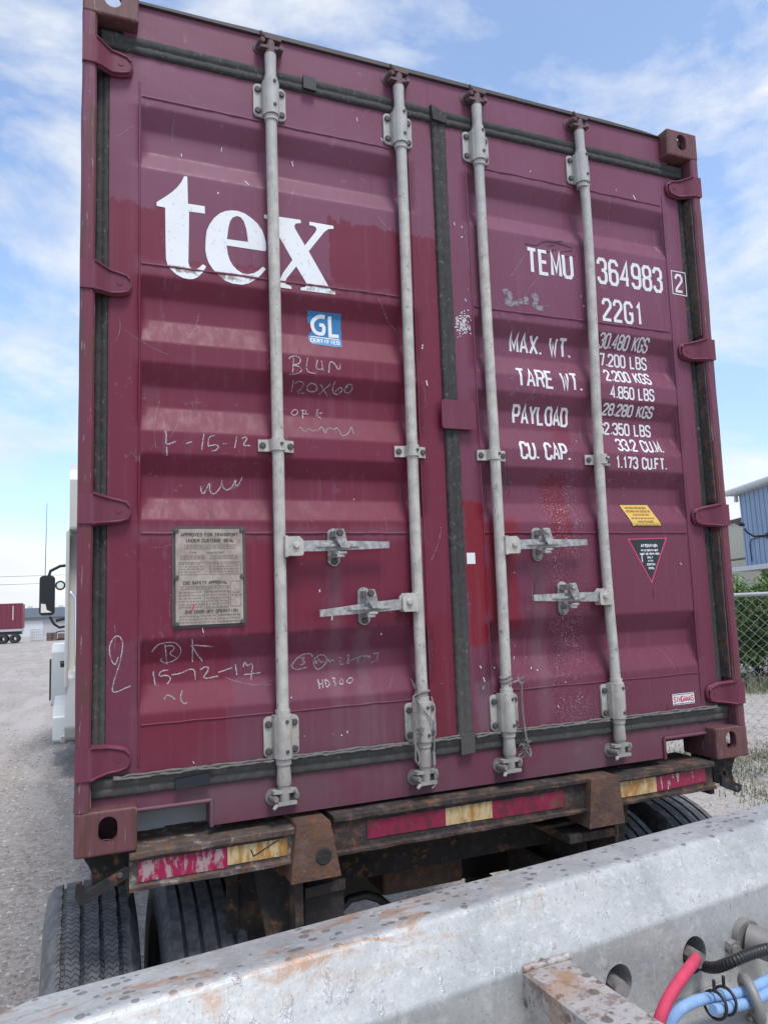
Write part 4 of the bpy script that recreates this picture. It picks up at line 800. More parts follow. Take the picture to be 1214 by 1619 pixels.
def handle(i, sgn, za, zb, length, xc, zc, lift):
    """bar from the rod towards sgn, falling from za to zb; the catch sits on the door at xc"""
    rod = rods[i]; x0 = RODX[i]
    m = MB(); hx = lambda d: sgn * d
    m.xz([(hx(.012), za - .030), (hx(.064), za - .030), (hx(.069), za - .025), (hx(.069), za + .018), (hx(.056), za + .031), (hx(.012), za + .029)][::1 if sgn > 0 else -1], -.004, .002)
    m.xz([(hx(.012), za - .030), (hx(.064), za - .030), (hx(.069), za - .025), (hx(.069), za + .018), (hx(.056), za + .031), (hx(.012), za + .029)][::1 if sgn > 0 else -1], .026, .031)
    m.box(min(hx(.010), hx(.022)), max(hx(.010), hx(.022)), -.0035, .0305, za - .034, za + .032)
    m.disc((hx(.046), -.004, za + .002), (0, -1, 0), .0105, .008, 10); m.build('handle_hub', M['zinc'], rod, .0015)
    zz = lambda d: za + (zb - za) * d / length
    m = MB(); segs = [(.052, .016, .017), (.10, .017, .017), (.15, .0165, .0165), (.20, .015, .015), (length * .72, .0135, .0135), (length - .004, .0105, .0105)]
    up = [(hx(d), zz(d) + a) for d, a, b2 in segs]; dn = [(hx(d), zz(d) - b2) for d, a, b2 in segs]
    m.xz((up + dn[::-1])[::-1 if sgn > 0 else 1], .006, .019)
    xr = abs(xc - x0); m.yz([(.006, zz(xr) - .007), (-.010, zz(xr) - .004), (-.010, zz(xr) + .004), (.006, zz(xr) + .007)], hx(xr) - .012, hx(xr) + .012)
    rib = [(hx(xr - .075), .006), (hx(xr - .02), -.010), (hx(xr + .02), -.010), (hx(xr + .075), .006)]
    m.prism(rib, lambda p: (p[0], p[1], zz(xr) - .004), lambda p: (p[0], p[1], zz(xr) + .004)); m.build('handle', M['galv_small'], rod, .002)
    c = MB(); c.xz(oval(xc, zc, .042, .122, 20), .044, .0535); co = c.build('handle_catch', M['galv_small'], ct, .002)
    c = MB(); c.xz([(xc - .016, zc + .054), (xc + .012, zc + .054), (xc + .018, zc + .036), (xc + .022, zc + .016), (xc + .034, zc + .004), (xc + .030, zc - .006), (xc + .004, zc - .006), (xc - .006, zc + .010), (xc - .014, zc + .030)], -.022, -.015)
    c.box(xc - .014, xc + .010, -.016, .044, zc + .030, zc + .050); c.box(xc - .012, xc + .014, -.020, .044, zc - .036, zc - .023); c.box(xc - .008, xc + .022, -.022, -.014, zc - .026, zc - .018)
    c.build('catch_flap', M['galv_small'], co, .002)
    c = MB(); c.disc((xc - .002, -.022, zc + .042), (0, -1, 0), .0115, .009, 12); c.disc((xc, .044, zc - .046), (0, -1, 0), .0115, .009, 6); c.build('catch_bolt', M['bolt'] if i < 2 else M['galv_small'], co)
handle(0, 1, .836, .838, .367, .768, .834, 0); handle(1, -1, .648, .624, .352, .866, .641, 0)
handle(2, 1, .834, .842, .368, 1.545, .838, 0); handle(3, -1, .640, .646, .352, 1.643, .640, 0)

# rope and seal wires hanging on the rods
def on_tilt(name, mb, mat, label, cat):
    o = mb.build(name, mat); o.matrix_world = TILT; return tag(o, label, cat)
m = MB(); X = RODX[2]
m.tube([(X + .020 * math.sin(a), .026 - .020 * math.cos(a), .352 + .004 * math.sin(2 * a) + a * .0022) for a in [k * .45 for k in range(30)]], .0042, 7)
m.tube([(X + .015, .006, .360), (X + .032, -.004, .366), (X + .045, .0, .350), (X + .050, .012, .31), (X + .056, .02, .25), (X + .062, .02, .19), (X + .068, .02, .15), (X + .078, .016, .118), (X + .074, .012, .105), (X + .064, .014, .112)], .0042, 7)
random.seed(2)
for k in range(16): a = Vector((X + .035, .002, .365)); m.tube([a, a + Vector((random.uniform(-.005, .03), random.uniform(-.012, .01), random.uniform(-.012, .022)))], .0016, 4)
for k in range(26): a = Vector((X + .055, .016, .128)); p1 = a + Vector((random.uniform(-.02, .02), random.uniform(-.014, .01), random.uniform(-.02, .034))); m.tube([a, p1, p1 + Vector((random.uniform(-.012, .012), 0, random.uniform(-.012, .012)))], .0020, 4)
on_tilt('rope', m, M['rope'], 'dirty frayed rope tied round the third locking rod from the left, above its cam', 'rope')
m = MB(); X = RODX[1]
m.tube([(X + .022 * math.sin(a), .026 - .022 * math.cos(a), .352 + .005 * math.sin(a + 1)) for a in [k * .4 for k in range(17)]], .0052, 7)
m.tube([(X - .016, .008, .352), (X - .034, .0, .352), (X - .044, -.002, .345), (X - .045, .002, .30), (X - .046, .004, .25), (X - .046, .0, .20), (X - .036, -.006, .17), (X - .032, -.008, .145), (X - .040, -.008, .132), (X - .047, -.006, .146), (X - .044, -.003, .19), (X - .040, .0, .26), (X - .038, .002, .34)], .0038, 7)
for k in range(12): a = Vector((X - .032, .0, .358)); m.tube([a, a + Vector((random.uniform(-.02, .008), random.uniform(-.01, .01), random.uniform(0, .045)))], .0016, 4)
for k in range(20): a = Vector((X - .026, -.004, .232)); p1 = a + Vector((random.uniform(-.016, .016), random.uniform(-.012, .006), random.uniform(-.016, .018))); m.tube([a, p1], .0018, 4)
on_tilt('rope', m, M['rope'], 'knotted pale cord hanging beside the second locking rod from the left', 'rope')
m = MB(); m.tube([(X - .024, .012, .330), (X - .018, -.004, .312), (X + .004, -.008, .282), (X + .020, -.008, .262), (X + .027, .0, .225), (X + .026, .004, .18), (X + .016, -.004, .14), (X + .020, -.006, .10), (X + .022, -.004, .062), (X + .008, -.004, .052)], .0022, 6)
m.tube([(X + .030, .02, .336), (X + .032, .0, .30), (X + .024, -.006, .255)], .0022, 6); m.box(X + .014, X + .022, -.010, -.002, .125, .165); m.box(X + .020, X + .029, -.010, -.002, .235, .262)
on_tilt('seal_wire', m, M['wire'], 'thin crimped seal wire draped over the lower bracket of the second rod', 'wire')
m = MB(); X = RODX[2]; m.tube([(X + .028, .034, 1.142), (X + .036, .02, 1.12), (X + .034, .016, 1.08), (X + .030, .016, 1.03), (X + .040, .014, 1.05), (X + .048, .012, 1.10), (X + .042, .014, 1.13)], .0013, 5); m.tube([(X + .046, .012, 1.09), (X + .050, .016, 1.04), (X + .040, .018, 1.0)], .0013, 5)
on_tilt('seal_wire', m, M['cable'], 'thin dark wire loop hanging from the middle clamp of the third rod', 'wire')
# ---------------------------------------------------------------- rusty container trailer
tr = empty('container_trailer', 'rusty container trailer with red and yellow reflective tape under the maroon container', 'trailer', mw=TILT)
def beam_seg(x0, x1, zt, zb, y0=0.0):
    m = MB(); n = max(8, int((x1 - x0) / .03)); prof = [(.20, zt), (y0 + .004, zt), (y0, zt - .004), (y0, zt - .016), (y0 + .006, zt - .020), (y0 + .017, zt - .021), (y0 + .017, zb + .014), (y0 + .006, zb + .013), (y0 - .001, zb + .011), (y0, zb + .002), (y0 + .006, zb), (.20, zb)]
    k = len(prof); vs = []; fs = []
    for i in range(n + 1):
        x = x0 + (x1 - x0) * i / n
        for j, (y, z) in enumerate(prof):
            w = .0035 if 1 <= j <= 4 or 7 <= j <= 10 else .001
            vs.append((x, y + w * noise.noise(Vector((x * 16, j * .7, 1))), z + w * noise.noise(Vector((x * 11, j * .7, 5)))))
    for i in range(n):
        for j in range(k): fs.append((i * k + j, i * k + (j + 1) % k, (i + 1) * k + (j + 1) % k, (i + 1) * k + j))
    m.add(vs, fs); m.add(vs[:k], [list(range(k))]); m.add(vs[-k:], [list(range(k))]); return m
rb1 = beam_seg(.142, .612, -.005, -.108).build('rear_beam', M['rust_dusty'], tr)
rb2 = beam_seg(.730, 1.672, .010, -.108).build('rear_beam', M['rust'], tr)
rb3 = beam_seg(1.790, 2.258, -.003, -.104).build('rear_beam', M['rust'], tr)
def tape_strip(x0, x1, z0, z1, mat, par, z0b=None, z1b=None):
    m = MB(); n = max(4, int((x1 - x0) / .012)); vs = []; fs = []; z0b = z0 if z0b is None else z0b; z1b = z1 if z1b is None else z1b
    for i in range(n + 1):
        t = i / n; x = x0 + (x1 - x0) * t
        for z in (z0 + (z0b - z0) * t, z1 + (z1b - z1) * t): vs.append((x, .0145, z + .0014 * noise.noise(Vector((x * 40, z * 30, 2)))))
        if i: fs.append((2 * i - 2, 2 * i - 1, 2 * i + 1, 2 * i))
    m.add(vs, fs); return m.build('reflective_tape', mat, par)
tape_strip(.165, .410, -.089, -.034, M['tape_red_worn'], rb1); tape_strip(.4105, .588, -.083, -.034, M['tape_white'], rb1)
tape_strip(.842, 1.114, -.076, -.022, M['tape_red'], rb2); tape_strip(1.1145, 1.288, -.076, -.022, M['tape_white'], rb2); tape_strip(1.2885, 1.574, -.080, -.024, M['tape_red'], rb2)
tape_strip(1.812, 1.984, -.082, -.028, M['tape_white'], rb3); tape_strip(1.9845, 2.222, -.082, -.030, M['tape_red_peel'], rb3, -.074, -.026)
m = MB(); ribbon(m, [(.478, -.050), (.486, -.070), (.560, -.036)], .0035, fn=lambda x, z, l=0: (x, .0135, z)); m.build('pen_tick', M['black_print'], rb1)
for x0, x1, xb0, xb1, zt in ((.609, .713, .588, .744, .007), (1.672, 1.790, 1.652, 1.806, .006)):
    m = MB(); m.xz([(x0, zt), (xb0, -.158), (xb1, -.158), (x1, zt)], -.016, .22); 
    m.build('bolster_plate', M['rust_plate'], tr, .004)
m = MB(); m.tube([(.690, -.016, -.093), (.690, -.0195, -.093)], [.026, .022], 14); m.build('welded_boss', M['black_paint'], tr)
m = MB()
for xc in (.695, 1.735):
    m.box(xc - .06, xc + .06, .16, 6.4, -.036, -.018); m.box(xc - .01, xc + .01, .16, 6.4, -.36, -.036); m.box(xc - .06, xc + .06, .16, 6.4, -.38, -.36)
for y in (.30, 1.15, 2.2, 3.3, 4.4, 5.8): m.box(.705, 1.725, y, y + .06, -.30, -.10)
m.build('frame_rails', M['rust_dark'], tr)
m = MB(); m.box(.06, 2.38, 5.75, 5.95, -.16, -.012); m.build('front_bolster', M['rust_dark'], tr)
# guard post sockets, gussets and box tube below the bolsters
m = MB(); m.box(.648, .776, .06, .22, -.62, -.215); m.box(.66, .764, .075, .205, -.215, -.160); m.build('guard_post', M['black_paint'], tr, .004)
m = MB(); m.xz([(.648, -.200), (.776, -.192), (.776, -.222), (.648, -.230)], .045, .058); m.build('post_collar', M['rust'], tr, .002)
m = MB(); m.box(.612, .638, .03, .21, -.60, -.160); m.build('post_flange', M['rust'], tr, .002)
m = MB(); m.xz([(.500, -.110), (.612, -.110), (.612, -.60), (.585, -.60)], .10, .112); m.xz([(.44, -.11), (.475, -.11), (.475, -.60), (.44, -.60)], .2, .212); m.box(.475, .60, .21, .222, -.60, -.11); m.build('gusset', M['black_paint'], tr)
m = MB(); m.box(1.60, 1.805, .03, .20, -.215, -.185); m.box(1.52, 1.800, .09, .30, -.172, -.159); m.build('guard_post', M['rust'], tr, .003)
m = MB(); m.xz([(1.806, -.108), (1.93, -.108), (1.905, -.20), (1.87, -.36), (1.806, -.36)], .10, .112); m.box(1.795, 1.81, .03, .2, -.36, -.155); m.build('gusset', M['black_paint'], tr)
m = MB()
for k in range(3): m.box(1.40 + .02 * k, 1.84, .36 + .06 * k, 1.7, -.30 - .03 * k, -.275 - .03 * k)
m.build('leaf_spring', M['rust_dark'], tr, .004)
m = MB(); m.box(1.08, 1.42, .50, .68, -.46, -.345); m.build('mud_caked_crossmember', M['mud'], tr, .012)
m = MB(); m.box(.62, 1.90, .92, 1.02, -.625, -.1); m.box(.62, 1.9, 1.02, 2.6, -.40, -.385); m.build('under_shade_panel', M['black_plastic'], tr)  # added black panels standing in for the deep shade under the container
m = MB(); random.seed(7)
for k in range(60): x = random.uniform(1.09, 1.41); y = random.uniform(.51, .67); r = random.uniform(.006, .02); m.tube([(x, y, -.348), (x + r, y, -.345 + r), (x + 2 * r, y, -.349)], [r * .6, r, r * .5], 6)
m.build('mud_clods', M['mud'], tr)
m = MB(); m.tube([(.80, .42, -.60), (.85, .44, -.47), (.93, .46, -.425), (1.0, .48, -.43), (1.06, .5, -.46), (1.12, .55, -.52)], .016, 10); m.build('air_hose', M['black_plastic'], tr)
# twist locks under the corner castings
for left in (True, False):
    fx = (lambda x: x) if left else mir
    m = MB(); P = lambda pts: [(fx(x), z) for x, z in pts]
    m.xz(P([(.020, -.002), (.150, -.002), (.142, -.095), (.128, -.100), (.044, -.100), (.050, -.060), (.036, -.030)]), .045, .15)
    m.build('twist_lock', M['rust_dark'], tr, .004)
    m = MB()
    if left:
        m.xz([(.012, -.112), (.022, -.122), (.140, -.070), (.143, -.046), (.130, -.044), (.026, -.092), (.022, -.062), (.008, -.064), (.004, -.098)], .010, .022)
        m.xz([(.130, -.044), (.150, -.052), (.150, -.118), (.140, -.126), (.134, -.09)], .022, .034)
    else:
        m.xz([(2.300, -.060), (2.318, -.064), (2.372, -.098), (2.398, -.108), (2.394, -.128), (2.376, -.136), (2.318, -.112), (2.296, -.100)], .010, .024)
        m.xz([(2.322, -.048), (2.332, -.048), (2.336, -.070), (2.324, -.070)], .012, .026)
    tl = m.build('lock_lever', M['rust_dark'], tr, .002)
    m = MB(); m.disc((fx(.118), .010, -.060) if left else (2.366, .010, -.116), (0, -1, 0), .008, .005, 10); m.build('lever_pin', M['bolt'], tl)
m = MB(); m.box(2.236, 2.258, .012, .18, -.124, -.104); m.build('beam_end_lug', M['rust_dark'], tr)

# axles and dual wheels with grooved tyres
def tyre_mesh(grooves, zig):
    Rr, hw = .490, .138; tread = .108
    prof = [(-.075, .292), (-.112, .30), (-.132, .345), (-.140, .400), (-.134, .442), (-.122, .468), (-tread - .004, .480), (-tread, .484)]
    cut = []
    for gx in grooves: cut += [(gx - .0065, 1), (gx - .0055, 0), (gx + .0055, 0), (gx + .0065, 1)]
    crown = lambda x: Rr - .004 * (x / tread) ** 2
    prof += [(x, crown(x) if u else crown(x) - .014) for x, u in cut]
    prof += [(-x, r) for x, r in prof[:8][::-1]]
    m = MB(); n = 180; k = len(prof); vs = []; fs = []
    for i in range(n):
        a = 2 * math.pi * i / n
        for j, (x, r) in enumerate(prof):
            if zig and 8 <= j < 8 + len(cut): x = x + .0011 * (1 if (i // 2) % 2 else -1)
            if j in (7, k - 8): r = r - .003 * ((i // 3) % 2)
            vs.append((x, r * math.sin(a), r * math.cos(a)))
    for i in range(n):
        for j in range(k - 1): fs.append((i * k + j, i * k + j + 1, (i + 1) % n * k + j + 1, (i + 1) % n * k + j))
    m.add(vs, fs, False); return m
AX = [(.50, -.735)]
zig = tyre_mesh((-.079, -.027, .027, .079), True); stg = tyre_mesh((-.074, -.025, .025, .074), False)
def wheel(mbt, mat):
    o = mbt.build('wheel', mat, tr)
    m = MB(); m.lathe([(-.078, .294), (-.070, .262), (-.030, .245), (-.02, .10), (.02, .10), (.0, .245), (.050, .262), (.078, .294), (.06, .285), (-.06, .285)], 40); m.build('rim', M['rim'], o)
    return o
w1 = wheel(zig, M['tyre_sipe']); w2 = wheel(stg, M['tyre'])
first = {}
for ai, (y, z) in enumerate(AX):
    for x, proto in ((.052, w1), (.388, w2), (W - .388, w2), (W - .052, w2)):
        if proto not in first: o = proto; first[proto] = 1
        else: o = copy_tree(proto, tr)
        o.location = (x, y, z); o.rotation_euler.x = random.uniform(0, 3)
m = MB()
for y, z in AX: m.tube([(.0, y, z), (W, y, z)], .064, 16)
for y, z in AX:
    for xc in (.695, 1.735): m.box(xc - .05, xc + .05, y - .5, y + .5, z + .06, z + .10); m.box(xc - .06, xc + .06, y - .08, y + .08, z + .06, -.38)
m.build('axles', M['rust_dark'], tr)
m = MB()
for xc in (.85, 1.58): m.box(xc - .05, xc + .05, 4.9, 5.0, -1.17, -.3); m.box(xc - .12, xc + .12, 4.83, 5.07, -1.215 - .12, -1.17 )
m.build('landing_leg', M['rust_dark'], tr)

# ---------------------------------------------------------------- galvanised trailer end in the foreground
BD = Vector((.9926, .1212, 0)); BO = Vector((.2417, -1.1280, 1.3559))
BM = Matrix(((BD.x, -BD.y, 0, BO.x), (BD.y, BD.x, 0, BO.y), (0, 0, 1, BO.z), (0, 0, 0, 1)))
gt = empty('galvanised_trailer', 'galvanised trailer end beam spotted with water drops, across the foreground', 'trailer', mw=BM)
S0, S1 = -.262, 2.20; SLP = Vector((-.112, -.118))
def arc(c, r, a0, a1, n=6): return [(c[0] + r * math.cos(R(a0 + (a1 - a0) * k / n)), c[1] + r * math.sin(R(a0 + (a1 - a0) * k / n))) for k in range(n + 1)]
prof = [(.094, -.52)] + arc((.078, -.016), .016, 0, 90) + arc((.004, -.020), .020, 90, 144) + arc((-.048, -.096), .018, 144, 180) + [(-.066, -.52)]
base = MB(); ns = 2
vs = [(s_ if s_ > 0 else -.247 - 2.1 * (.094 - y), y, z) for s_ in (S0, S1) for y, z in prof]; k = len(prof)
base.add(vs, [(i, (i + 1) % k, k + (i + 1) % k, k + i) for i in range(k)]); base.add(vs[:k], [list(range(k))[::-1]]); base.add(vs[k:], [list(range(k))])
HOLES = [(.630, -.166), (.825, -.167)]
cuts = [MB().prism(oval(hs, hz_, .064, .064, 32), lambda p: (p[0], -.20, p[1]), lambda p: (p[0], .02, p[1])) for hs, hz_ in HOLES[:2]]
me = carve(base, cuts); bo = link('end_beam', me, M['galv'], gt)
for p in me.polygons: p.use_smooth = False
m = MB()
for hs, hz_ in HOLES[:2]: m.prism(oval(hs, hz_, .062, .062, 24), lambda p: (p[0], .018, p[1]), lambda p: (p[0], .015, p[1]))
m.build('hole_dark_disc', M['black_print'], bo)  # black discs paint the darkness at the back of the blind holes
for hs, hz_ in HOLES[:2]:
    m = MB(); m.tube([(hs + .004, .016, hz_ + .004), (hs - .006, -.076, hz_ - .002)], .0145, 6, smooth=False); m.tube([(hs - .006, -.070, hz_ - .002), (hs - .010, -.084, hz_ - .001)], .0135, 14); m.build('hose_fitting', M['dirty_steel'], bo, .001)
# cross bar welded to the beam
A0, A1 = Vector((.471, -.062, -.092)), Vector((.412, -.62, -.094)); dv = (A1 - A0).normalized(); sd = Vector((0, 0, 1)).cross(dv).normalized() * -1
m = MB(); wv = .046; dp = Vector((0, 0, -.052)); n = 22; vs = []; fs = []
for i in range(n + 1):
    c = A0.lerp(A1, i / n)
    for a, z in ((-wv, -.004), (-wv + .005, 0), (wv - .005, 0), (wv, -.004), (wv, -.052), (-wv, -.052)): vs.append(c + sd * a + Vector((0, 0, z + .0012 * noise.noise(Vector((i * .7, a * 30, 1))))))
for i in range(n):
    for j in range(6): fs.append((i * 6 + j, i * 6 + (j + 1) % 6, (i + 1) * 6 + (j + 1) % 6, (i + 1) * 6 + j))
m.add(vs, fs); m.add(vs[:6], [list(range(6))]); m.add(vs[-6:], [list(range(6))]); cb = m.build('cross_bar', M['galv_rusty'], gt)
m = MB(); pts = [A0 + sd * (-wv + 2 * wv * t / 12) + Vector((0, -.009, .003 + .002 * math.sin(t * 2.1))) for t in range(13)]; m.tube(pts, [.006 + .0018 * math.sin(t * 3) for t in range(13)], 7); m.build('weld_bead', M['galv_rusty'], cb)
# pipe stub, ring bracket, lower plate
m = MB(); m.tube([(.965, -.066, -.166), (.964, -.080, -.167)], .033, 20); m.tube([(.964, -.078, -.167), (.985, -.13, -.176), (1.03, -.20, -.186)], [.027, .028, .027], 18); m.build('pipe_stub', M['dirty_steel'], gt)
m = MB(); m.tube([(.924, -.066, -.174), (.921, -.080, -.176)], .014, 8, smooth=False); m.tube([(.921, -.078, -.176), (.919, -.086, -.177)], .010, 8); m.build('bolt', M['dirty_steel'], gt)
def torus(mb, c, ax, Rr, r, n=28, k=8):
    ax = Vector(ax).normalized(); u = ax.orthogonal().normalized(); v = ax.cross(u)
    pts = [Vector(c) + (u * math.cos(2 * math.pi * i / n) + v * math.sin(2 * math.pi * i / n)) * Rr for i in range(n + 1)]; mb.tube(pts, r, k, caps=False)
RC_ = Vector((.822, -.180, -.196))
m = MB(); torus(m, RC_, (.8, -.55, .2), .031, .009); m.tube([RC_ + Vector((0, 0, -.030)), RC_ + Vector((.0, .02, -.16))], .012, 8); m.tube([RC_ + Vector((.0, .02, -.15)), RC_ + Vector((.0, .12, -.16))], .012, 8); m.build('hose_ring', M['dirty_steel'], gt)
m = MB(); m.xy([(.60, -.067), (.90, -.067), (.86, -.20), (.66, -.20)], -.236, -.230); m.build('lower_plate', M['galv'], gt)
m = MB()
for s_ in (.35, 1.75): m.box(s_ - .05, s_ + .05, -.10, .06, -1.30, -.521); m.box(s_ - .13, s_ + .13, -.18, .14, -1.3559, -1.30)
m.build('landing_leg', M['galv'], gt)
# hoses
def hose(name, pts, r, mat, label, cat, group=None, n=14, rib=False):
    P = [Vector(p) for p in pts]; fine = []
    for i in range(len(P) - 1):
        p0, p1, p2, p3 = P[max(i - 1, 0)], P[i], P[i + 1], P[min(i + 2, len(P) - 1)]
        for k in range(12 if not rib else 26):
            t = k / (12 if not rib else 26); fine.append(.5 * ((2 * p1) + (p2 - p0) * t + (2 * p0 - 5 * p1 + 4 * p2 - p3) * t * t + (3 * p1 - p0 - 3 * p2 + p3) * t ** 3))
    fine.append(P[-1]); rr = [r * (1 + (.10 if (i % 4) < 2 else -.06)) for i in range(len(fine))] if rib else r
    m = MB(); m.tube(fine, rr, n); o = m.build(name, mat); o.matrix_world = BM
    return tag(o, label, cat, group)
h1 = HOLES[1]
hose('air_hose', [(.817, -.074, -.168), (.795, -.092, -.159), (.745, -.118, -.152), (.702, -.134, -.154), (.664, -.146, -.161), (.640, -.152, -.172), (.624, -.152, -.195), (.615, -.15, -.25)], .0098, M['hose_red'], 'red air hose plugged into the right hole of the galvanised beam', 'hose')
hose('cable_conduit', [(.850, .0, -.186), (.836, -.062, -.186), (.822, -.11, -.172), (.826, -.148, -.148), (.856, -.163, -.138), (.905, -.172, -.138), (1.0, -.19, -.15), (1.15, -.21, -.19)], .0090, M['black_plastic'], 'black ribbed cable conduit leaving the right hole of the galvanised beam', 'conduit', rib=True)
hose('air_hose', [(.628, -.158, -.33), (.631, -.16, -.24), (.638, -.162, -.196), (.656, -.168, -.174), (.69, -.170, -.169), (.74, -.171, -.174), (.808, -.172, -.185), (.885, -.171, -.185), (1.0, -.17, -.178), (1.2, -.17, -.16)], .0088, M['hose_blue'], 'pale blue air hose bending down beside the cross bar, upper of the tied pair', 'hose')
hose('air_hose', [(.710, -.191, -.178), (.74, -.189, -.184), (.78, -.186, -.192), (.815, -.184, -.197), (.87, -.182, -.197), (1.0, -.18, -.19), (1.2, -.18, -.17)], .0088, M['hose_blue'], 'blunt-ended pale blue air hose, lower of the pair at the steel ring', 'hose')
for cx, lab in ((.728, 'black cable tie nearest the red hose, around the blue hoses'), (.752, 'black cable tie beside the steel ring, around the blue hoses')):
    m = MB(); c = Vector((cx, -.181, -.179)); torus(m, c, (1, .1, -.15), .0205, .0026, 20, 6); m.tube([c + Vector((-.006, -.006, .024)), c + Vector((-.010, -.010, .044))], .003, 6); o = m.build('cable_tie', M['black_plastic']); o.matrix_world = BM; tag(o, lab, 'cable tie')

# ---------------------------------------------------------------- ground
gm = MB(); n = 60
def gh(x, y): return 0.0
gm.add([(-900, -300, 0), (900, -300, 0), (900, 1500, 0), (-900, 1500, 0)], [(0, 1, 2, 3)])
go = gm.build('ground', M['gravel']); go['kind'] = 'structure'
m = MB(); random.seed(21)
def stone(x, y, r):
    a = random.uniform(0, 6.28); q = Matrix.Rotation(a, 3, 'Z'); sx, sy, sz = r * random.uniform(.7, 1.4), r * random.uniform(.6, 1.1), r * random.uniform(.35, .7)
    pts = [(1, .1, 0), (.3, .9, .1), (-.8, .5, 0), (-.7, -.6, .1), (.4, -.9, 0), (.1, .1, 1), (-.3, -.2, .8)]
    vs = [q @ Vector((px * sx * random.uniform(.8, 1.2), py * sy * random.uniform(.8, 1.2), pz * sz)) + Vector((x, y, 0)) for px, py, pz in pts]
    m.add(vs, [(0, 1, 5), (1, 2, 6), (1, 6, 5), (2, 3, 6), (3, 4, 6), (4, 5, 6), (4, 0, 5)])
for k in range(9000):
    y = 1.2 + 12 * random.random() ** 1.7; stone(random.uniform(-.16 * (y + 2.2) - .45, .1 if y > 6 else .35), y, random.choice((.004, .006, .008, .012)) * random.uniform(.7, 1.5) * (1 + y * .05))
for k in range(8000):
    d = random.uniform(0, 1); x = random.uniform(3.2, 11.5); y = random.uniform(.2, 8.5)
    if abs(math.atan2(x, y + 2.24) - R(47)) < R(5.5): stone(x, y, random.choice((.006, .010, .016, .02)) * random.uniform(.7, 1.5))
o = m.build('loose_gravel', M['stone']); tag(o, 'loose gravel stones scattered over the yard', 'gravel', kind='stuff')
m = MB(); random.seed(5)
cl = [(random.gauss(7.0, .75), random.gauss(3.9, .75)) for _ in range(60)]
for k in range(9000):
    cx, cy = random.choice(cl); x, y = random.gauss(cx, .16), random.gauss(cy, .16); h = random.uniform(.015, .06); a = random.uniform(0, 6.28); l = random.uniform(-.06, .06); w = random.uniform(.0025, .006)
    dx, dy = math.cos(a) * w, math.sin(a) * w
    m.add([(x - dx, y - dy, 0), (x + dx, y + dy, 0), (x + l * .5 + dx * .6, y + l * .4 + dy * .6, h * .6), (x + l * 1.3, y + l, h)], [(0, 1, 2), (0, 2, 3)])
o = m.build('grass_patches', M['grass']); tag(o, 'patchy dry grass at the foot of the chain-link fence', 'grass', kind='stuff')

# ---------------------------------------------------------------- white truck pulling the container
tk = empty('truck', 'white truck with a tall sleeper cab, in front of the maroon container at left', 'truck', loc=(W / 2, 7.3, 0))
TX = W / 2; TY = 7.3
def tb(m, x0, x1, y0, y1, z0, z1): m.box(x0 - TX, x1 - TX, y0 - TY, y1 - TY, z0, z1); return m
LX = -.17; RX = W + .17
m = MB(); tb(m, LX, RX, 7.9, 9.9, 1.05, 3.05); cabo = m.build('cab', M['truck_white'], tk, .06, 3)
m = MB(); m.yz([(7.55 - TY, 2.98), (7.55 - TY, 3.62), (7.62 - TY, 3.78), (7.80 - TY, 3.86), (8.4 - TY, 3.84), (9.5 - TY, 3.45), (9.9 - TY, 3.04)], LX + .045 - TX, RX - .045 - TX); m.build('roof_fairing', M['truck_cream'], tk, .05, 3)
m = MB(); tb(m, LX + .02, LX + .05, 7.45, 7.9, 1.10, 2.97); m.build('side_extender', M['truck_cream'], tk, .008); m = MB(); tb(m, RX - .05, RX - .02, 7.45, 7.9, 1.10, 2.97); m.build('side_extender', M['truck_cream'], tk, .008)
m = MB(); m.yz([(9.9 - TY, .70), (9.9 - TY, 2.05), (10.6 - TY, 1.95), (11.8 - TY, 1.72), (12.1 - TY, 1.5), (12.15 - TY, .55), (11.5 - TY, .55)], .30 - TX, 2.14 - TX); m.build('hood', M['truck_white'], tk, .06, 3)
m = MB(); tb(m, .35, 2.09, 9.86, 9.92, 2.1, 2.9); m.build('windscreen', M['glass'], tk)
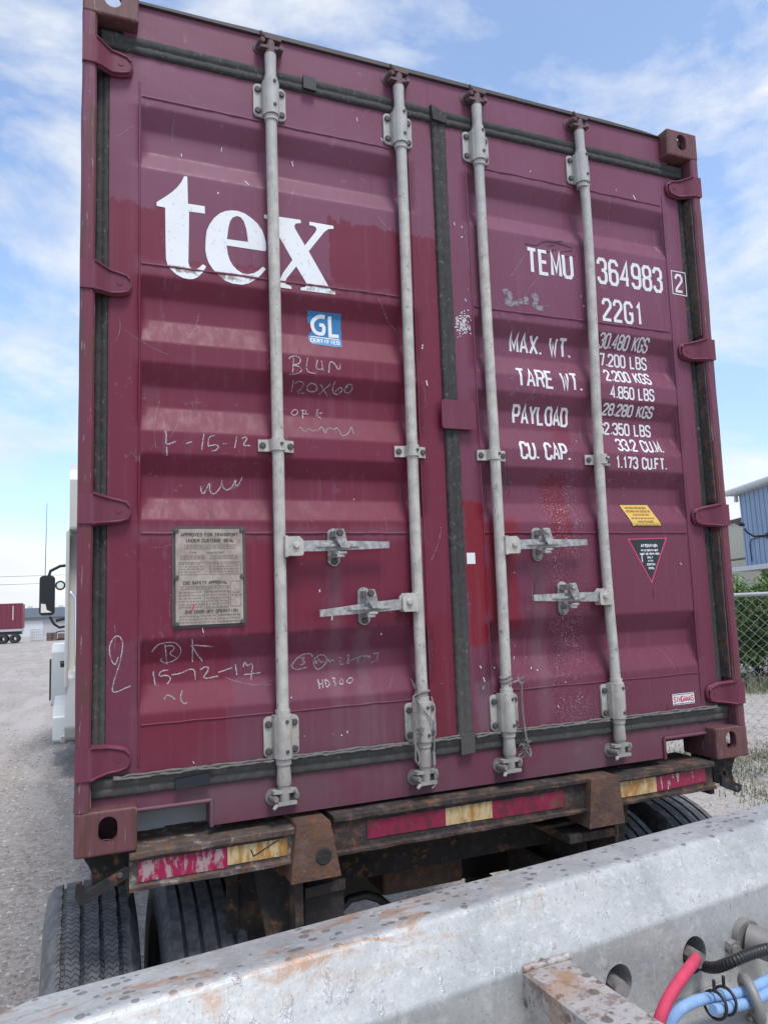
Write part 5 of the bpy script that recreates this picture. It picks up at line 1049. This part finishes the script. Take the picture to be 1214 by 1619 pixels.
for sx in (1, -1):
    xx = lambda x: sx * (x - TX)
    m = MB(); m.yz([(10.35 - TY, .62), (10.35 - TY, 1.42), (10.45 - TY, 1.54), (11.5 - TY, 1.54), (11.9 - TY, 1.35), (12.05 - TY, .8), (11.75 - TY, .62), (11.6 - TY, 1.1), (11.1 - TY, 1.22), (10.7 - TY, 1.08), (10.55 - TY, .62)], min(xx(-.39), xx(.32)), max(xx(-.39), xx(.32))); m.build('fender', M['truck_white'], tk, .04, 3)
    m = MB(); m.box(min(xx(-.42), xx(-.40)), max(xx(-.42), xx(-.40)), 10.38 - TY, 10.55 - TY, .70, 1.32); m.build('mud_guard', M['black_plastic'], tk)
    m = MB(); m.yz([(7.62 - TY, .50), (7.50 - TY, .62), (7.50 - TY, 1.22), (7.58 - TY, 1.28), (9.9 - TY, 1.22), (10.0 - TY, .42), (9.8 - TY, .30), (8.4 - TY, .36)], min(xx(-.15), xx(.30)), max(xx(-.15), xx(.30))); m.build('side_fairing', M['truck_white'], tk, .03, 3)
    m = MB(); m.box(min(xx(-.24), xx(-.14)), max(xx(-.24), xx(-.14)), 9.1 - TY, 9.8 - TY, .50, .58); m.box(min(xx(-.20), xx(-.145)), max(xx(-.20), xx(-.145)), 7.7 - TY, 8.3 - TY, .44, .52); m.build('step', M['chrome'], tk, .01)
    m = MB(); m.yz([(8.5 - TY, .34), (8.5 - TY, .66), (8.75 - TY, .78), (9.5 - TY, .84), (9.7 - TY, .80), (9.6 - TY, .40)], min(xx(-.31), xx(-.10)), max(xx(-.31), xx(-.10))); m.build('step_fairing', M['truck_white'], tk, .03, 3)
    m = MB(); m.tube([(xx(-.14), 9.55 - TY, 2.70), (xx(-.27), 9.55 - TY, 2.69), (xx(-.40), 9.55 - TY, 2.62), (xx(-.42), 9.55 - TY, 2.54)], .022, 8); m.tube([(xx(-.14), 9.55 - TY, 1.82), (xx(-.27), 9.55 - TY, 1.80), (xx(-.34), 9.55 - TY, 1.85), (xx(-.40), 9.55 - TY, 1.96)], .018, 8); m.tube([(xx(-.14), 9.55 - TY, 1.94), (xx(-.32), 9.55 - TY, 1.90)], .022, 8); ma = m.build('mirror_arm', M['black_plastic'], tk)
    m = MB(); m.xz([(p[0], p[1]) for p in rrect(min(xx(-.54), xx(-.335)), max(xx(-.54), xx(-.335)), 1.98, 2.55, .05)], 9.50 - TY, 9.62 - TY); mi = m.build('mirror_housing', M['black_plastic'], tk, .01)
    m = MB(); m.xz(rrect(min(xx(-.525), xx(-.350)), max(xx(-.525), xx(-.350)), 2.0, 2.535, .04), 9.492 - TY, 9.498 - TY); m.build('mirror_glass', M['glass'], mi)
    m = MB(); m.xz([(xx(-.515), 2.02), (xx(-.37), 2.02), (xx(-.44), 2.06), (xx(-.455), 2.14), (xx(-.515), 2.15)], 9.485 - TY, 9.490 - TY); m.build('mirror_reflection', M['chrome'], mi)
    m = MB(); m.tube([(xx(-.262), 9.40 - TY, 2.40), (xx(-.262), 9.46 - TY, 2.40)], [.070, .055], 20); m.tube([(xx(-.20), 9.43 - TY, 2.40), (xx(-.10), 9.43 - TY, 2.38)], .014, 6); sp_ = m.build('spot_mirror', M['black_plastic'], tk)
    m = MB(); m.tube([(xx(-.262), 9.395 - TY, 2.40), (xx(-.262), 9.399 - TY, 2.40)], .046, 20); m.build('spot_mirror_glass', M['chrome'], sp_)
    m = MB(); m.tube([(xx(-.47), 9.56 - TY, 2.54), (xx(-.46), 9.56 - TY, 3.62)], [.006, .003], 6); m.build('whip_antenna', M['cable'], tk)
    m = MB(); m.tube([(xx(-.10), 7.46 - TY, 2.22), (xx(-.04), 7.43 - TY, 2.15), (xx(-.03), 7.43 - TY, 1.35)], .022, 8); m.build('grab_handle', M['chrome'], tk)
    m = MB(); m.tube([(xx(-.24), 9.0 - TY, 1.30), (xx(-.12), 9.0 - TY, 1.31)], .045, 10); m.build('fairing_lamp', M['black_plastic'], tk, .01)
    for y, wx in ((11.15, -.30), (6.15, .06)):
        x0, x1 = sorted((xx(wx), xx(wx + .30))); m = MB(); m.lathe([(x0, .28), (x0, .46), (x0 + .04, .50), (x1 - .04, .50), (x1, .46), (x1, .28)], 40)
        m.v = [(v[0], v[1] + y - TY, v[2] + .50) for v in m.v]; m.build('wheel', M['tyre_plain'], tk)
m = MB(); m.box(.30 - TX, 2.14 - TX, -1.6, 2.6, .80, 1.04); m.box(-.45, .45, -1.45, -.85, 1.04, 1.12); m.tube([(-1.0, 6.15 - TY, .5), (1.0, 6.15 - TY, .5)], .08, 10); m.build('chassis_frame', M['black_plastic'], tk)

# ---------------------------------------------------------------- far yard at left
def ribs(m, x0, x1, y, z0, z1, pitch, d, sgn=-1):
    pts = []; x = x0
    while x < x1 - pitch * .5: pts += [(x, y), (x + pitch * .3, y), (x + pitch * .5, y + sgn * d), (x + pitch * .8, y + sgn * d)]; x += pitch
    pts.append((x1, y)); m.xy(pts + [(x1, y + .2), (x0, y + .2)], z0, z1)
FX, FY = -5.85, 88.0
fc = empty('shipping_container', 'distant maroon shipping container with a white stripe, parked across the yard', 'shipping container', loc=(FX, FY, 0))
m = MB(); ribs(m, -9.6, 0, 0, 1.72, 4.18, .44, .09); m.build('side_wall', M['far_red'], fc)
m = MB(); m.box(-9.6, 0.02, .21, 2.44, 1.6, 4.22); m.box(-9.65, .02, -.03, .20, 4.18, 4.32); m.box(-9.65, .02, -.03, .20, 1.55, 1.72); m.build('frame', M['far_red'], fc)
m = MB(); ribs(m, 0, 2.44, 0, 1.62, 4.22, .35, .06); me = m; me.v = [(-y_ + .02, x_ , z_) for x_, y_, z_ in m.v]; me.build('end_wall', M['far_red2'], fc)
m = MB()
for k in range(9): m.box(-.98, -.88, -.10, -.095, 3.92 - k * .17, 4.03 - k * .17)
for k in range(3): m.box(.09, .096, .35, .50, 3.95 - k * .3, 4.1 - k * .3)
m.build('side_marking', M['far_white'], fc)
ftr = empty('trailer', 'distant dark trailer under the far maroon container', 'trailer', loc=(FX, FY, 0))
m = MB(); m.box(-9.6, .0, -.05, 2.4, 1.30, 1.54); m.build('bed', M['grey_wall'], ftr)
m = MB(); m.box(-9.6, -.1, .1, 2.3, .95, 1.30); m.box(-.5, -.42, -.02, .1, .3, 1.3); m.box(-4, -3.9, -.02, .1, .2, 1.3); m.build('underframe', M['black_plastic'], ftr)
for x in (-.75, -1.9, -3.9): 
    for y in (.15, 2.2):
        m = MB(); m.lathe([(-.14, .2), (-.14, .5), (.14, .5), (.14, .2)], 24); m.v = [(v[1] + x, v[0] + y, v[2] + .5) for v in m.v]; m.build('wheel', M['tyre_plain'], ftr)
tkx = wxl = None
ib = empty('tank', 'white caged liquid tank beside the far maroon container', 'tank', loc=(-4.55, 92, 0))
m = MB(); m.box(-.62, .62, -.5, .5, .16, 1.42); m.tube([(-.02, 0, 1.42), (-.02, 0, 1.54)], .12, 12); m.build('bottle', M['tank'], ib, .08, 3)
m = MB()
for k in range(7): x = -.64 + k * .213; m.tube([(x, -.53, .05), (x, -.53, 1.45)], .018, 5)
for k in range(5): z = .18 + k * .31; m.tube([(-.66, -.53, z), (.66, -.53, z)], .018, 5)
m.box(-.66, .66, -.55, .55, .0, .14); m.build('cage', M['fence'], ib)
bl = empty('building', 'low grey warehouse with a dark roof at the far end of the yard', 'building', loc=(4, 140, 0))
m = MB(); m.box(-16, 14, 0, 20, 0, 3.0); m.build('wall', M['grey_wall'], bl)
m = MB(); m.yz([(-.6, 3.0), (-.6, 3.25), (8, 5.0), (12, 5.0), (20.5, 3.2), (20.5, 3.0)], -16.5, 14.5); rf = m.build('roof', M['grey_roof'], bl)
m = MB()
for k in range(9): m.box(-13 + k * 2.6, -12.2 + k * 2.6, 8.5, 9.5, 5.0, 5.35)
m.build('roof_vent', M['trim_white'], rf)
m = MB(); m.box(-14, -10, -.04, 0, 0, 2.6); m.box(-6, -3, -.04, 0, 0, 2.6); m.build('door', M['trim_white'], bl)
random.seed(6)
for x, lab in ((-3.30, 'rusty drum nearest the white tank across the yard'), (-2.75, 'second rusty drum along from the white tank')):
    d_ = empty('drum', lab, 'drum', 'drums by the far warehouse', loc=(x, 92 + random.uniform(-.5, .5), 0)); m = MB(); m.tube([(0, 0, 0), (0, 0, .9)], .29, 14); m.build('shell', M['rim'], d_); m = MB(); m.tube([(0, 0, .9), (0, 0, .93)], .24, 14); m.tube([(0, 0, .3), (0, 0, .33)], .305, 14); m.tube([(0, 0, .6), (0, 0, .63)], .305, 14); m.build('hoops', M['bolt'], d_)
pw = empty('water_pump', 'dark engine pump with a curved pipe in front of the low grey warehouse', 'pump', loc=(-1.7, 93, 0))
m = MB(); m.box(-.7, .5, -.4, .4, .2, .8); m.build('housing', M['rim'], pw, .05); m = MB(); m.tube([(-1.1, 0, .6), (-.9, 0, .95), (-.3, 0, 1.05), (.4, 0, 1.0), (.6, 0, .7)], .07, 8); m.build('pipe', M['cable'], pw); m = MB(); m.tube([(.95, 0, .0), (.95, 0, 1.1)], .22, 12); m.build('cylinder', M['truck_white'], pw); m = MB(); m.box(-.8, 1.2, -.45, .45, .0, .2); m.build('skid', M['cable'], pw)
for zz, lab in ((6.15, 'upper overhead power line crossing the sky at left'), (5.55, 'lower overhead power line crossing the sky at left')):
    pl_ = empty('power_line', lab, 'power line', loc=(0, 60, 0)); m = MB()
    m.tube([(-40 + k * 4, 0, zz - .6 * math.sin(math.pi * k / 15)) for k in range(16)], .014, 5); m.build('cable', M['cable'], pl_)
    m = MB(); zo = .5 if zz > 6 else 0
    for x in (-40, 20): m.tube([(x, zo, 0), (x, zo, zz + .8)], .13, 8); m.box(x - .04, x + .04, -.1, zo + .1, zz - .06, zz + .06)
    m.build('pole', M['bark'], pl_)

# ---------------------------------------------------------------- fence, shrubs and buildings at right
FD = Vector((.66, -.7513, 0)); FO = Vector((6.30, 3.55, 0))
FM = Matrix(((FD.x, -FD.y, 0, FO.x), (FD.y, FD.x, 0, FO.y), (0, 0, 1, 0), (0, 0, 0, 1)))
fe = empty('chain_link_fence', 'chain-link fence with a galvanised top rail in front of the shrubs at right', 'fence', mw=FM)
m = MB(); m.tube([(-2.6, 0, 1.84), (3.0, 0, 1.84)], .021, 10); m.build('top_rail', M['fence'], fe)
for x in (-2.6, 1.9):
    m = MB(); m.tube([(x, .04, 0), (x, .04, 1.90)], .030, 12); m.tube([(x, .04, 1.90), (x, .04, 1.94)], [.034, .01], 12); m.build('post', M['fence'], fe)
m = MB(); cw = .052; x = -2.6; k = 0
while x < 3.0:
    pts = [(x + (cw if (j + k) % 2 else 0) + (.003 if (j + k) % 2 else -.003), .003 if j % 2 else -.003, .04 + j * cw) for j in range(35)]; m.tube(pts, .0031, 4, caps=False, smooth=True); x += cw; k += 1
m.build('wire_mesh', M['fence'], fe)
def shrub(name, label, x, y, rx, h, seed, mat, n=6500, leaf=.062):
    random.seed(seed); o = empty(name, label, 'shrub', 'shrubs behind the chain-link fence', loc=(x, y, 0)); m = MB()
    cl = [(random.gauss(0, rx * .45), random.gauss(0, rx * .4), random.uniform(.15, 1) ** .8 * h * .9, random.uniform(.16, .34) * rx) for _ in range(34)]
    for k in range(n):
        cx, cy, cz, cr_ = random.choice(cl); d = Vector((random.gauss(0, 1), random.gauss(0, 1), random.gauss(0, 1))).normalized() * cr_ * random.uniform(.5, 1.15); p = Vector((cx, cy, cz)) + d
        if p.z < .03: continue
        q = Matrix.Rotation(random.uniform(0, 6.28), 3, 'Z') @ Matrix.Rotation(random.uniform(-1.1, 1.1), 3, 'X'); l = leaf * random.uniform(.6, 1.5); w = l * .42
        m.add([p + q @ Vector(v) for v in ((0, -l, 0), (w, 0, .15 * l), (0, l, 0), (-w, 0, .15 * l))], [(0, 1, 2, 3)])
    m.build('foliage', mat, o); m = MB()
    for k in range(9): cx, cy, cz, _ = cl[k]; m.tube([(cx * .2, cy * .2, 0), (cx * .6, cy * .6, cz * .5), (cx, cy, cz)], [.02, .013, .006], 5)
    m.build('stems', M['bark'], o)
shrub('shrub', 'tall leafy shrub hard against the container edge, behind the fence at right', 12.15, 9.9, 1.25, 2.55, 31, M['leaf'])
shrub('shrub', 'pale green shrub behind the fence, in front of the blue building', 13.1, 8.7, 1.1, 2.45, 32, M['leaf2'])
shrub('shrub', 'dark low shrub at the back of the bushes behind the fence', 14.3, 10.4, 1.3, 2.1, 33, M['leaf'])
shrub('shrub', 'outermost shrub at the right edge, behind the fence', 14.2, 7.4, 1.2, 2.5, 34, M['leaf'])
m = MB(); random.seed(44)
for k in range(5000):
    x, y = random.uniform(10.6, 14.6), random.uniform(6.4, 10.4)
    t = (x - 12.6) * .55 + (y - 8.9) * .83
    if not -1.3 < t < .2: continue
    h = random.uniform(.08, .4); a = random.uniform(0, 6.28); w = random.uniform(.006, .014); l = random.uniform(-.12, .12); dx, dy = math.cos(a) * w, math.sin(a) * w
    m.add([(x - dx, y - dy, 0), (x + dx, y + dy, 0), (x + l, y + l, h)], [(0, 1, 2)])
o = m.build('weeds', M['grass']); tag(o, 'dry weeds along the foot of the shrubs behind the fence', 'weeds', kind='stuff')
# blue building: wall runs along WD, far end at WP
WP = Vector((20.574, 16.066, 0)); WD = Vector((-.3786, -.9162, 0)).normalized() * 1.0; WN = Vector((-WD.y, WD.x, 0)) ; WN = WN if WN.x > 0 else -WN
BMx = Matrix(((WD.x, WN.x, 0, WP.x), (WD.y, WN.y, 0, WP.y), (0, 0, 1, 0), (0, 0, 0, 1)))
bb = empty('building', 'blue ribbed metal building with a wall lamp, behind the shrubs at right', 'building', mw=BMx)
m = MB(); m.box(0, 9, 0, 9, 2.75, 5.2); m.build('wall', M['blue_metal'], bb)
m = MB(); m.box(.3, 9, .35, 9, 0, 2.60); m.build('lower_wall', M['navy'], bb)
m = MB(); m.box(-.35, 9, -.35, 9, 2.60, 2.755); m.build('ledge', M['trim_white'], bb, .01)
m = MB(); m.prism([(-.30, 5.18), (-.30, 5.36), (9, 5.36), (9, 5.18)], lambda p: (p[0], -.16, p[1]), lambda p: (p[0], 9.1, p[1])); m.tube([(-.42, -.2, 5.30), (9, -.2, 5.30)], .11, 10); rfb = m.build('roof', M['trim_white'], bb)
m = MB(); m.box(-.12, -.02, -.12, -.02, 4.95, 5.25); m.build('downpipe', M['trim_white'], rfb)
m = MB()
for k in range(30): m.box(.08 + k * .3, .12 + k * .3, -.022, 0.001, 2.76, 5.17)
m.build('wall_ribs', M['blue_metal'], bb)
m = MB(); m.box(1.55, 1.72, -.06, -.023, 3.55, 3.72); m.tube([(1.63, -.05, 3.64), (1.45, -.35, 3.64), (1.32, -.5, 3.78), (1.28, -.55, 3.92)], .03, 8); m.tube([(.45, -.03, 2.9), (.45, -.03, 3.5), (.6, -.03, 3.62), (1.5, -.03, 3.64)], .015, 6); la = m.build('lamp_bracket', M['black_plastic'], bb)
m = MB(); m.prism([(-.12, -.09), (.12, -.09), (.12, .09), (-.12, .09)], lambda p: (1.06 + p[0] + .1, -.62 + p[1], 4.05 - p[0] * .4), lambda p: (1.06 + p[0] + .1, -.62 + p[1], 4.12 - p[0] * .4)); lh = m.build('lamp_head', M['black_plastic'], la)
m = MB(); m.prism([(-.10, -.07), (.10, -.07), (.10, .07), (-.10, .07)], lambda p: (1.06 + p[0] + .1, -.62 + p[1], 4.035 - p[0] * .4), lambda p: (1.06 + p[0] + .1, -.62 + p[1], 4.045 - p[0] * .4)); m.build('lamp_glass', M['lamp_lens'], lh)
B2 = BMx.copy(); B2.translation = Vector((25.9, 21.3, 0))
b2 = empty('building', 'beige ribbed metal building between the container and the blue building', 'building', mw=B2)
m = MB(); m.box(-4, 6, .0, 9, 0, 4.9); m.build('wall', M['beige_metal'], b2)
m = MB(); m.box(-4.2, 6, -.12, 9, 4.9, 5.02); m.build('roof_edge', M['bolt'], b2)
m = MB()
for z in (2.9, 3.25): m.tube([(-1.0, -.8, z), (4.5, -.8, z)], .045, 6)
m.tube([(.6, -.8, 0), (.6, -.8, 4.0)], .06, 6); m.tube([(3.8, -.8, 0), (3.8, -.8, 3.3)], .06, 6); m.build('pipe_rack', M['rim'], b2)
